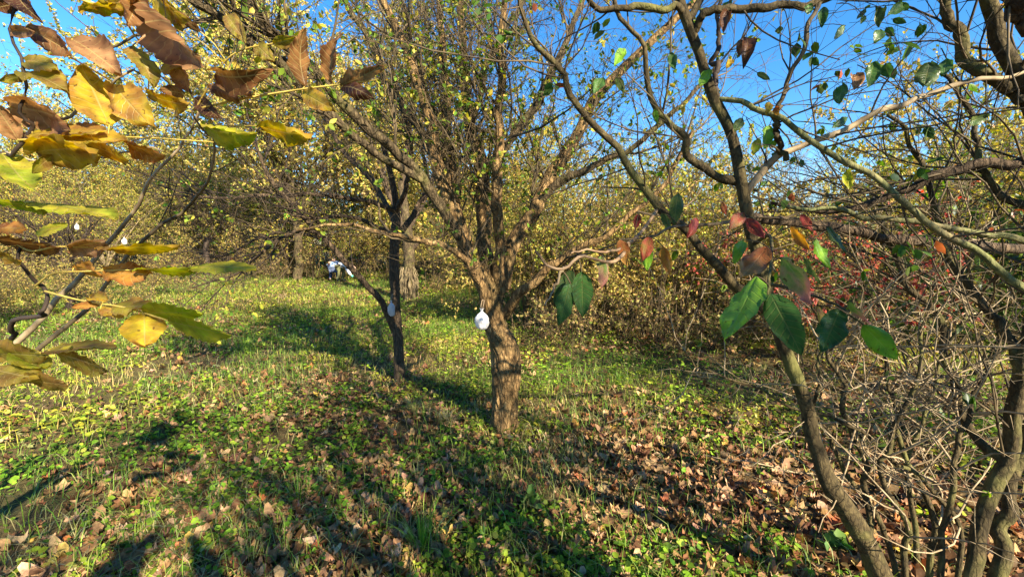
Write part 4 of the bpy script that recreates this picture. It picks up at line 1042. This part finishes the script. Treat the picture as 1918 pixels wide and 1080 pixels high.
# ------------------------------------------------------------------ small things: bags, people
def bag(name, px, py, d, hpx, wpx, label, seed, mat=M_BAG):
    c = P(px, py, d); h = hpx / FPX * d; w = wpx / FPX * d
    t = thing(name, c - np.array([0, 0, h / 2]), label, 'bag')
    nv, nu = 16, 20
    v = np.linspace(0, 1, nv); a = np.linspace(0, 2 * math.pi, nu, endpoint=False)
    VV, AA = np.meshgrid(v, a, indexing='ij')
    prof = np.interp(v, [0, .03, .12, .35, .6, .76, .84, .9, 1], [.35, .7, .85, 1, .95, .6, .16, .14, .38])[:, None]
    cr = 1 + .8 * (fbm(np.cos(AA) * 2 + seed, VV * 5 + np.sin(AA) * 2, seed, 3) - .5) + .10 * np.sin(AA * 5 + VV * 3) * VV
    x = np.cos(AA) * w / 2 * prof * cr; y = np.sin(AA) * w / 2 * .75 * prof * cr
    z = (VV - .5) * h + .03 * h * (vnoise(AA * 2, VV * 4, seed) - .5)
    pts = c + np.stack([x, y, z], -1)
    idx = np.arange(nv * nu).reshape(nv, nu); nx = np.roll(idx, -1, 1)
    Fq = np.stack([idx[:-1], nx[:-1], nx[1:], idx[1:]], -1).reshape(-1, 4)
    obj('pouch', mk_mesh('pouch', pts, Fq, smooth=False), mat, t)
    top = c + np.array([0, 0, h / 2])
    lp = spline([top - [0, 0, .06 * h], top + [.1 * w, 0, .12 * h], top + [.12 * w, .05, .34 * h], top + [-.02 * w, .05, .34 * h], top + [-.08 * w, 0, .1 * h], top - [0, 0, .06 * h]], 20)
    obj('handle', mk_mesh('handle', *tubes(lp[None], np.full((1, 20), .0025), 5)), M_STRING, t)
    return t


bag('hanging_bag', 903, 597, d * .90, 40, 25, 'small white plastic bag hanging at the fork of the big central trunk', 3)
bag('hanging_bag', 733, 577, D1 * .97, 30, 13, 'thin greyish bag hanging on the slender dark stem where its branch leaves', 5, plain_mat('grey_plastic', (.5, .5, .54), .4, .2, 30, .08, .3))
bag('hanging_bag', 144, 424, 9.5, 12, 7, 'tiny white bag hanging far back at left, nearer the photograph edge', 7)
bag('hanging_bag', 233, 451, 9.5, 13, 9, 'tiny white bag hanging far back at left, just above the yellow leaf tip', 9)

M_SKIN = plain_mat('skin', (.48, .30, .22), .6); M_HAIR = plain_mat('dark_hair', (.02, .016, .014), .6)
M_SHIRT = plain_mat('white_pullover', (.62, .64, .70), .85, 0, 12, .1); M_OLIVE = plain_mat('olive_trousers', (.13, .13, .05), .9, 0, 12, .2)
M_BLUE = plain_mat('pale_blue_jacket', (.30, .42, .66), .85, 0, 12, .15); M_JEANS = plain_mat('dark_jeans', (.05, .07, .13), .9, 0, 12, .2)
M_BOOT = plain_mat('dark_boot', (.02, .022, .03), .7); M_TEAL = plain_mat('teal_glove', (.10, .48, .40), .7)


def skin_obj(name, verts, edges, radii, mat, parent=None, root=0, sub=1):
    me = bpy.data.meshes.new(name); me.from_pydata([tuple(map(float, v)) for v in verts], edges, [])
    o = obj(name, me, mat, parent)
    md = o.modifiers.new('skin', 'SKIN'); md.use_smooth_shade = True
    sv = me.skin_vertices[0].data if me.skin_vertices else None
    if sv is None:
        me.skin_vertices.new() if hasattr(me.skin_vertices, 'new') else None
    sv = me.skin_vertices[0].data
    for i, r in enumerate(radii):
        sv[i].radius = (r, r) if not isinstance(r, tuple) else r
        sv[i].use_root = (i == root)
    s = o.modifiers.new('sub', 'SUBSURF'); s.levels = sub; s.render_levels = sub
    return o


def person(loc, rz, joints, label, top, legs, boot, glove=None, hair=M_HAIR):
    """joints: pelvis, chest, neck, head, crown, (shoulder, elbow, wrist, hand) x2, (hip, knee, ankle, toe) x2 in local metres, facing +X"""
    c, s = math.cos(rz), math.sin(rz)
    W = {k: np.array([v[0] * c - v[1] * s, v[0] * s + v[1] * c, v[2]]) + np.asarray(loc) for k, v in joints.items()}
    order = ['pelvis', 'waist', 'chest', 'neck', 'head', 'crown', 'sl', 'el', 'wl', 'hl', 'sr', 'er', 'wr', 'hr', 'pl', 'kl', 'al', 'tl', 'pr', 'kr', 'ar', 'tr']
    W['waist'] = W['pelvis'] * .55 + W['chest'] * .45
    rad = dict(pelvis=.125, waist=.115, chest=.14, neck=.055, head=.088, crown=.078, sl=.06, el=.042, wl=.03, hl=.036, sr=.06, er=.042, wr=.03, hr=.036, pl=.08, kl=.056, al=.04, tl=.042, pr=.08, kr=.056, ar=.04, tr=.042)
    E = [('pelvis', 'waist'), ('waist', 'chest'), ('chest', 'neck'), ('neck', 'head'), ('head', 'crown')] + [e for q in 'lr' for e in (('chest', 's' + q), ('s' + q, 'e' + q), ('e' + q, 'w' + q), ('w' + q, 'h' + q), ('pelvis', 'p' + q), ('p' + q, 'k' + q), ('k' + q, 'a' + q), ('a' + q, 't' + q))]
    ix = {k: i for i, k in enumerate(order)}
    root = skin_obj('person', [W[k] for k in order], [(ix[a], ix[b]) for a, b in E], [rad[k] * .93 for k in order], M_SKIN, None, 0)
    tag(root, label, 'person')

    def part(nm, keys, edges, grow_, mat, sub=1, rr=None):
        kx = {k: i for i, k in enumerate(keys)}
        return skin_obj(nm, [W[k] for k in keys], [(kx[a], kx[b]) for a, b in edges], [(rr or rad)[k] + grow_ for k in keys], mat, root, 0, sub)
    part('pullover', ['waist', 'pelvis', 'chest', 'sl', 'el', 'wl', 'sr', 'er', 'wr'], [('waist', 'pelvis'), ('waist', 'chest'), ('chest', 'sl'), ('sl', 'el'), ('el', 'wl'), ('chest', 'sr'), ('sr', 'er'), ('er', 'wr')], .022, top)
    part('trousers', ['pelvis', 'pl', 'kl', 'al', 'pr', 'kr', 'ar'], [('pelvis', 'pl'), ('pl', 'kl'), ('kl', 'al'), ('pelvis', 'pr'), ('pr', 'kr'), ('kr', 'ar')], .018, legs)
    for q in 'lr':
        part('boot', ['a' + q, 't' + q], [('a' + q, 't' + q)], .02, boot, 1)
        if glove:
            part('glove', ['w' + q, 'h' + q], [('w' + q, 'h' + q)], .012, glove, 1)
    up = nrm(W['crown'] - W['neck']); W['hairback'] = W['head'] + up * .04 + nrm(W['chest'] - W['pelvis']) * 0.0
    kx = [W['crown'] + up * .035, W['head'] + up * .06 - np.array([c, s, 0]) * .055]
    skin_obj('hair', kx, [(0, 1)], [.085, .09], hair, root, 0, 1)
    return root


gp = np.array([(641 - PW / 2) / FPX * 17, 17, 0]); gp[2] = height(gp[0], 17)
bend = dict(pelvis=(-.12, 0, .80), chest=(.22, 0, .86), neck=(.40, 0, .80), head=(.50, 0, .70), crown=(.56, 0, .60), sl=(.26, .17, .82), el=(.34, .2, .55), wl=(.44, .16, .32), hl=(.50, .14, .24),
            sr=(.26, -.17, .82), er=(.36, -.2, .56), wr=(.48, -.18, .34), hr=(.56, -.16, .26), pl=(-.10, .10, .72), kl=(-.02, .13, .42), al=(-.10, .14, .07), tl=(.06, .15, .04), pr=(-.10, -.10, .72), kr=(-.06, -.13, .42), ar=(-.16, -.14, .07), tr=(0, -.15, .04))
bend = {k: (v[0], v[1], v[2] * .78) for k, v in bend.items()}
person(gp, -.2, bend, 'person in a white pullover bent over the grass beyond the slender tree', M_SHIRT, M_OLIVE, M_BOOT, M_TEAL)
gp2 = np.array([(625 - PW / 2) / FPX * 17.6, 17.6, 0]); gp2[2] = height(gp2[0], 17.6)
sq = dict(bend)
sq.update(pelvis=(-.16, 0, .62), chest=(.02, 0, .90), neck=(.10, 0, 1.0), head=(.16, 0, 1.06), crown=(.20, 0, 1.12), sl=(.02, .16, .92), el=(.16, .2, .70), wl=(.3, .16, .5), hl=(.36, .14, .42), sr=(.02, -.16, .92), er=(.16, -.2, .7), wr=(.3, -.16, .5), hr=(.36, -.14, .42), pl=(-.12, .10, .58), kl=(.14, .13, .45), al=(-.06, .14, .07), tl=(.1, .15, .04), pr=(-.12, -.1, .58), kr=(.14, -.13, .45), ar=(-.06, -.14, .07), tr=(.1, -.15, .04))
sq = {k: (v[0], v[1], v[2] * .78) for k, v in sq.items()}
person(gp2, 1.9, sq, 'person in a pale blue jacket crouching at the left of the person in white', M_BLUE, M_JEANS, M_BOOT)
# the photographer, whose shadow lies on the grass at lower left
ph = dict(pelvis=(-.50, 0, .95), chest=(-.44, 0, 1.36), neck=(-.40, 0, 1.52), head=(-.37, 0, 1.63), crown=(-.36, 0, 1.72), sl=(-.42, .19, 1.43), el=(-.25, .36, 1.36), wl=(-.12, .14, 1.55), hl=(-.09, .09, 1.60), sr=(-.42, -.19, 1.43), er=(-.25, -.36, 1.36), wr=(-.12, -.14, 1.55), hr=(-.09, -.09, 1.60),
          pl=(-.50, .10, .88), kl=(-.46, .13, .48), al=(-.52, .14, .08), tl=(-.34, .16, .04), pr=(-.50, -.10, .88), kr=(-.46, -.13, .48), ar=(-.52, -.14, .08), tr=(-.34, -.16, .04))
person((0, 0, float(height(0, -.5))), math.pi / 2, ph, 'person taking the photograph, seen only by the raised-arm shadow at lower left', M_OLIVE, M_JEANS, M_BOOT)

# ------------------------------------------------------------------ ground cover
def polar(N, rmin, rmax, pw, rg, half=math.radians(64)):
    """positions spread in front of the camera, thinning with distance"""
    u = rg.random(N)
    e = 2 - pw
    r = (rmin ** e + u * (rmax ** e - rmin ** e)) ** (1 / e)
    a = rg.uniform(-half, half, N)
    return r * np.sin(a), r * np.cos(a), r


rl = np.random.default_rng(5)
# where dry leaves lie thick: foreground and right of the trunk
def litter_mask(x, y):
    n = fbm(x * .9 + 3, y * .9, 17, 3)
    near = 1 / (1 + np.exp((y - 3.7 + .15 * np.abs(x)) * 1.3))
    rightness = 1 / (1 + np.exp(-(x + 1.0) * 1.6))
    return np.clip((n - .44) * 2.4 + .02 + .95 * near * (.2 + .8 * rightness) + .08, 0.04, 1)


PAL_LIT = [(.36, .215, .11, 5), (.29, .165, .08, 5), (.21, .11, .052, 5), (.46, .30, .17, 3), (.13, .068, .034, 4), (.5, .34, .08, .5), (.45, .15, .06, .4)]
tl = [lobed(c, s) for c, s in ((.5, 1), (-.6, 2), (.9, 3), (.2, 4))]
x, y, r = polar(76000, .9, 16, 1.55, rl)
k = rl.random(len(x)) < litter_mask(x, y) * .72
x, y, r = x[k], y[k], r[k]
fx, fy = ft.location[0], ft.location[1]                       # leaves blown up against the big trunk
aa = rl.uniform(0, 6.28, 260); ra = .13 + np.abs(rl.normal(size=260)) * .28
x = np.concatenate([x, fx + np.cos(aa) * ra]); y = np.concatenate([y, fy + np.sin(aa) * ra]); r = np.hypot(x, y)
srt = np.argsort(r); x, y, r = x[srt], y[srt], r[srt]
# the biggest in view: individual leaves
inview = (np.abs(x) < y * 1.15) & (r > 1.45)
first = np.where(inview)[0][:290]
rest = np.setdiff1d(np.arange(len(x)), first)
proto_meshes = []; leaf_class = []
LEAFWORD = ['light brown', 'mid brown', 'chestnut brown', 'pale tan', 'very dark brown', 'yellow', 'reddish']
LITCOL = np.array([p[:3] for p in PAL_LIT]); LITW = np.array([p[3] for p in PAL_LIT]); LITW = LITW / LITW.sum()
for i in range(28):
    tv, tf = lobed(rl.uniform(-.8, .9), 50 + i)
    ci = int(rl.choice(7, p=LITW)); cc = LITCOL[ci] * rl.uniform(.85, 1.15)
    cv = cc[None] * (1 + .25 * rl.normal(size=(len(tv), 1)).clip(-1, 1))
    me = mk_mesh('fallen_leaf', tv - [.5, 0, 0], tf, cv, smooth=False); me.materials.append(M_LITTER); proto_meshes.append(me); leaf_class.append(ci)
for j in first:
    pi_ = int(rl.integers(0, 28)); word = LEAFWORD[leaf_class[pi_]]
    o_ = bpy.data.objects.new('fallen_leaf', proto_meshes[pi_])
    s = rl.uniform(.055, .105)
    o_.location = (float(x[j]), float(y[j]), float(height(x[j], y[j])) + rl.uniform(.008, .03))
    o_.rotation_euler = (rl.normal() * .25, rl.normal() * .25, rl.uniform(0, 6.28)); o_.scale = (s, s * rl.uniform(.75, 1.1), s)
    col.objects.link(o_)
    tag(o_, 'small ' + word + ' leaf fallen among the others in the foreground', 'leaf', word + ' fallen leaves in the foreground')
Vs, Fs, Cs, o = [], [], [], 0
grp = rl.integers(0, 4, len(rest))
for q in range(4):
    j = rest[grp == q]; n = len(j)
    pos = np.stack([x[j], y[j], height(x[j], y[j]) + rl.uniform(.004, .03, n)], 1)
    a = rl.uniform(0, 6.28, n)
    dv = np.stack([np.cos(a), np.sin(a), rl.normal(size=n) * .25], 1)
    nv_ = nrm(np.stack([rl.normal(size=n) * .26, rl.normal(size=n) * .26, np.ones(n)], 1))
    sz = rl.uniform(.03, .09, n) * np.clip(.85 + r[j] * .035, .8, 1.35)
    V, F = leaves(pos - dv * sz[:, None] * .5, dv, nv_, sz, rl.uniform(.75, 1.1, n), tl[q])
    Vs.append(V); Fs.append(F + o); Cs.append(palette(n, PAL_LIT, 15, .2, rl)); o += len(V)
obj('leaf_litter', mk_mesh('leaf_litter', np.concatenate(Vs), np.concatenate(Fs), np.concatenate(Cs), smooth=False), M_LITTER, kind='stuff', label='dry brown leaf litter lying all over the ground', cat='leaf litter')

# low green herbs
PAL_HERB = [(.16, .25, .026, 5), (.25, .34, .032, 5), (.36, .41, .045, 4), (.08, .135, .02, 4), (.42, .38, .08, 1)]
x, y, r = polar(36000, 1.0, 20, 1.45, rl)
gm = fbm(x * 1.1 + 40, y * 1.1, 23, 3)
k = rl.random(len(x)) < np.clip((gm - .40) * 4.5 + .12 - .5 * np.exp(-((x + 2.0) ** 2 + (y - 2.3) ** 2) / .7) + .16 * np.clip((y - 4) / 6, 0, 1) - .22 * (x > .5) + .12 * (x < 0) - .12 * ((y < 2.6) & (x > -.6)), .03, 1) * .66
x, y, r = x[k], y[k], r[k]
n = len(x)
nl = 6
cx = np.repeat(x, nl); cy = np.repeat(y, nl); rr = np.repeat(r, nl); N = n * nl
a = rl.uniform(0, 6.28, N); ro = rl.uniform(.0, .055, N); hgt = rl.uniform(.015, .075, N) * np.repeat(rl.uniform(.6, 1.3, n), nl)
pos = np.stack([cx + np.cos(a) * ro, cy + np.sin(a) * ro, height(cx, cy) + hgt], 1)
dv = np.stack([np.cos(a), np.sin(a), rl.normal(size=N) * .3 + .05], 1)
nv_ = nrm(np.stack([rl.normal(size=N) * .6, rl.normal(size=N) * .6, np.ones(N)], 1))
sz = rl.uniform(.014, .042, N) * np.clip(.85 + rr * .05, .85, 1.6)
V, F = leaves(pos, dv, nv_, sz, rl.uniform(.55, 1.05, N), T_ROUND)
cl = np.repeat(palette(n, PAL_HERB, 1, .2, rl) * drift(x, y), nl, 0) * np.exp(rl.normal(size=(N, 1)) * .12)
obj('herb_cover', mk_mesh('herb_cover', V, F, np.repeat(cl, 7, 0)), M_LEAF, kind='stuff', label='low green herbs and clover covering the ground between fallen leaves', cat='ground cover')


def grass(N, rmin, rmax, pw, mask, hr, pal, name, wd=.0035, lean=.5, label='', seed=1):
    rg = np.random.default_rng(seed)
    x, y, r = polar(N, rmin, rmax, pw, rg)
    k = rg.random(N) < mask(x, y); x, y, r = x[k], y[k], r[k]
    n = len(x)
    # tuft: cluster blades
    a = rg.uniform(0, 6.28, n); h = rg.uniform(hr[0], hr[1], n)
    p0 = np.stack([x, y, height(x, y) - .005], 1)
    ln = rg.uniform(.1 * lean, lean, n)
    out = np.stack([np.cos(a), np.sin(a), np.zeros(n)], 1)
    p1 = p0 + np.array([0, 0, 1]) * (h * .55)[:, None] + out * (h * ln * .35)[:, None]
    p2 = p0 + np.array([0, 0, 1]) * (h * (1 - ln * .35))[:, None] + out * (h * ln * 1.1)[:, None]
    s = np.stack([-np.sin(a), np.cos(a), np.zeros(n)], 1) * (wd * np.clip(.7 + r * .13, .7, 3.2) / 2)[:, None]
    V = np.stack([p0 - s, p0 + s, p1 + s * .9, p1 - s * .9, p2], 1)
    i = (np.arange(n) * 5)[:, None]
    F = np.concatenate([i + np.array([[0, 1, 2]]), i + np.array([[0, 2, 3]]), i + np.array([[3, 2, 4]])])
    obj(name, mk_mesh(name, V, F, palette(n, pal, 5, .2, rg) * np.repeat(drift(x, y), 5, 0), smooth=False), M_GRASS, kind='stuff', label=label, cat='grass')


PAL_GR = [(.20, .28, .04, 4), (.13, .21, .03, 4), (.32, .36, .07, 4), (.44, .38, .13, 2)]
PAL_STRAW = [(.50, .41, .17, 4), (.42, .33, .12, 4), (.58, .49, .24, 2), (.36, .35, .08, 3)]
farw = lambda y, x: np.clip((y - 2.2) / 4.0, .30, 1)
grass(210000, 1.0, 34, 1.25, lambda x, y: np.clip((fbm(x * .7 + 8, y * .7, 41, 3) - .40) * 4 + .25 * (x < 0) + .15, .06, 1) * farw(y, x) * np.where((x > 1.5) & (y < 5), .3, 1), (.05, .20), PAL_GR, 'grass', .0042, 1.0, 'green grass growing over the meadow floor', 3)
grass(110000, 1.0, 26, 1.4, lambda x, y: np.clip((fbm(x * .6 + 50, y * .6 + 9, 61, 3) - .46) * 5 + .22 + .8 * np.exp(-((x + 2.0) ** 2 + (y - 2.3) ** 2) / .7) + .7 * np.exp(-((x + .9) ** 2 / .8 + (y - 7.0) ** 2 / 6)), .15, 1) * np.where((x > .6) & (y < 3.4), .35, 1) * .75, (.05, .17), PAL_STRAW, 'dry_grass', .0032, 2.0, 'flattened straw coloured dry grass in pale patches', 4)

# taller weeds of the far meadow
x, y, r = polar(17000, 4.2, 26, 1.1, rl)
gm = fbm(x * .6 + 11, y * .6, 29, 3)
k = rl.random(len(x)) < np.clip((gm - .40) * 4 + .25, .08, 1) * .8
x, y, r = x[k], y[k], r[k]; n = len(x); nl = 9
cx = np.repeat(x, nl); cy = np.repeat(y, nl); rr = np.repeat(r, nl); N = n * nl
a = rl.uniform(0, 6.28, N); ro = rl.uniform(0, .09, N); hg = rl.uniform(.02, 1, N) * np.repeat(rl.uniform(.08, .24, n), nl)
pos = np.stack([cx + np.cos(a) * ro, cy + np.sin(a) * ro, height(cx, cy) + hg], 1)
dv = np.stack([np.cos(a), np.sin(a), rl.normal(size=N) * .35], 1)
nv_ = nrm(np.stack([rl.normal(size=N) * .5, rl.normal(size=N) * .5, np.ones(N)], 1))
V, F = leaves(pos, dv, nv_, rl.uniform(.03, .065, N) * np.clip(.8 + rr * .03, .8, 1.5), rl.uniform(.6, .9, N), T_DIAMOND)
cl = np.repeat(palette(n, PAL_HERB + [(.38, .36, .11, 1.5), (.36, .28, .12, 1.5)], 1, .22, rl) * drift(x, y), nl, 0) * np.exp(rl.normal(size=(N, 1)) * .15)
obj('weed_cover', mk_mesh('weed_cover', V, F, np.repeat(cl, 4, 0)), M_LEAF, kind='stuff', label='knee-low weeds growing across the back of the meadow', cat='ground cover')


# ------------------------------------------------------------------ single things on the ground
def tuft(px, py, n, h, pal, label, seed, spread=.05, lean=.9, wd=.005):
    rg = np.random.default_rng(seed)
    g = ground_hit(px, py)
    t = thing('grass_tuft', g, label, 'grass tuft')
    a = rg.uniform(0, 6.28, n); ro = np.abs(rg.normal(size=n)) * spread
    X = g[0] + np.cos(a) * ro; Y = g[1] + np.sin(a) * ro
    p0 = np.stack([X, Y, height(X, Y) - .005], 1); out = np.stack([np.cos(a), np.sin(a), 0 * a], 1)
    hh = rg.uniform(.5, 1, n) * h; ln = rg.uniform(.1, lean, n)
    tt = np.linspace(0, 1, 5)
    c = p0[:, None] + np.array([0, 0, 1.0]) * (hh[:, None] * (tt - .45 * ln[:, None] * tt ** 2.2))[..., None] + out[:, None] * (hh[:, None] * ln[:, None] * tt ** 1.8)[..., None]
    sd = np.stack([-np.sin(a), np.cos(a), 0 * a], 1)[:, None] * (wd / 2 * (1 - tt ** 2 * .95))[None, :, None]
    V = np.stack([c - sd, c + sd], 2)
    idx = np.arange(n * 10).reshape(n, 5, 2)
    Fq = np.stack([idx[:, :-1, 0], idx[:, :-1, 1], idx[:, 1:, 1], idx[:, 1:, 0]], -1).reshape(-1, 4)
    obj('blade_mass', mk_mesh('blade_mass', V, Fq, palette(n, pal, 10, .2, rg)), M_GRASS, t, kind='stuff')


PG = [(.13, .26, .03, 4), (.20, .34, .04, 4), (.30, .38, .06, 2)]
tuft(790, 1035, 90, .30, PG, 'long green grass tuft in the foreground below and left of the big trunk', 1)
tuft(1000, 800, 130, .17, PG + [(.45, .38, .16, 4)], 'half dry grass tuft at the right foot of the big trunk', 2, .08, 1.4)
tuft(1160, 720, 80, .2, PG, 'green grass tuft on the lit ground right of the big trunk', 3, .09, 1.2)
tuft(775, 772, 160, .2, [(.36, .33, .14, 3), (.22, .24, .08, 2)], 'drooping pale grass tuft in the shadow left of the big trunk', 4, .06, 1.5)
tuft(835, 790, 130, .16, [(.46, .38, .2, 3), (.36, .32, .12, 2)], 'straw coloured grass tuft close to the left foot of the big trunk', 5, .06, 1.6)
tuft(560, 940, 60, .2, PG, 'green grass tuft in the shadow streak at lower left', 6, .05, 1.0)
tuft(460, 655, 160, .3, PG, 'lush green grass clump in front of the slender tree, left of its branch', 7, .22, 1.0)


def herb(px, py, n, h, size, pal, label, seed, tmpl=T_OVATE, stems=3, name='seedling', cat='plant', w=(.8, 1.0)):
    rg = np.random.default_rng(seed)
    g = ground_hit(px, py)
    t = thing(name, g, label, cat)
    a = rg.uniform(0, 6.28, stems); tt = np.linspace(0, 1, 6)
    Q = g + np.stack([np.cos(a)[:, None] * tt * h * .35, np.sin(a)[:, None] * tt * h * .35, tt[None] * h * rg.uniform(.7, 1, stems)[:, None]], -1)
    obj('stem_mass', mk_mesh('stem_mass', *tubes(Q, np.full((stems, 6), .0018), 4)), M_TWIG, t, kind='stuff')
    V, F, C = foliage((Q, None), n, size, w, tmpl, pal, .1, rg, (.1, 1))
    obj('leaf_mass', mk_mesh('leaf_mass', V, F, C), M_LEAF, t, kind='stuff')


herb(1395, 812, 60, .26, (.03, .06), [(.52, .46, .14, 4), (.40, .40, .08, 3)], 'small pale yellow-leaved seedling on the litter left of the leaning sapling', 1, stems=5)
herb(905, 1035, 16, .05, (.05, .09), [(.16, .25, .07, 3), (.2, .3, .08, 2)], 'grey-green leaf rosette among dry leaves at the bottom centre', 2, w=(.45, .6))
herb(985, 960, 26, .08, (.05, .08), [(.09, .17, .04, 3), (.12, .22, .05, 2)], 'broad-leaved green herb in the shadow streak below the big trunk', 3, T_ROUND)
herb(1560, 1040, 22, .08, (.04, .07), [(.09, .17, .04, 3), (.14, .26, .05, 2)], 'green herb under the leaning sapling by the single yellow-green leaf', 4, T_ROUND)


def ground_leaf(px, py, L, w, rot, typ, label, seed, curl=.3):
    g = ground_hit(px, py) + np.array([0, 0, .03])
    o_ = big_leaf(None, 0, 0, 100, 0, 30, 1, 1, typ, M_WALNUT, 500 + seed, curl, 0.0, name='fallen_leaf')
    me = o_.data
    c = np.empty(len(me.vertices) * 3); me.vertices.foreach_get('co', c); c = c.reshape(-1, 3)
    A = P(0, 0, 1); X = nrm(P(100, 0, 1) - A); tocam = nrm(CAM - (A + P(100, 0, 1)) / 2); N_ = nrm(tocam - X * np.dot(tocam, X)); Y = np.cross(N_, X)
    ln = np.linalg.norm(P(100, 0, 1) - A)
    l = (c - A) @ np.stack([X, Y, N_], 1) / ln
    l[:, 0] -= .5; l *= L; l[:, 1] *= w
    me.vertices.foreach_set('co', l.astype(np.float32).ravel()); me.update()
    o_.location = g; o_.rotation_euler = (.15, -.1, rot)
    tag(o_, label, 'leaf')


ground_leaf(150, 1045, .30, 1.5, 1.3, 't', 'large tan leaf lying in the sun at the bottom left corner', 1)
ground_leaf(235, 1062, .20, 2.4, .6, 't', 'broad tan leaf inside the arm shadow at the bottom left', 2)
ground_leaf(680, 1032, .17, .8, .1, 'm', 'curled orange-brown leaf at the bottom edge left of centre', 3, .9)
ground_leaf(1582, 1018, .13, 1.6, .3, 'g', 'single yellow-green leaf on the ground at the foot of the leaning sapling', 4)
ground_leaf(1590, 915, .13, 1.2, .1, 'x', 'reddish leaf on the litter right of the leaning sapling stem', 5)
ground_leaf(405, 985, .11, 1.3, 1.5, 't', 'oval tan leaf near the arm shadow at lower left', 6)
ground_leaf(935, 960, .12, 1.7, 1.9, 't', 'pale lobed leaf standing out in the shadow streak below the big trunk', 7)
ground_leaf(1015, 1045, .12, .9, 2.4, 'm', 'orange-brown leaf lying in the sun at the bottom centre', 8)
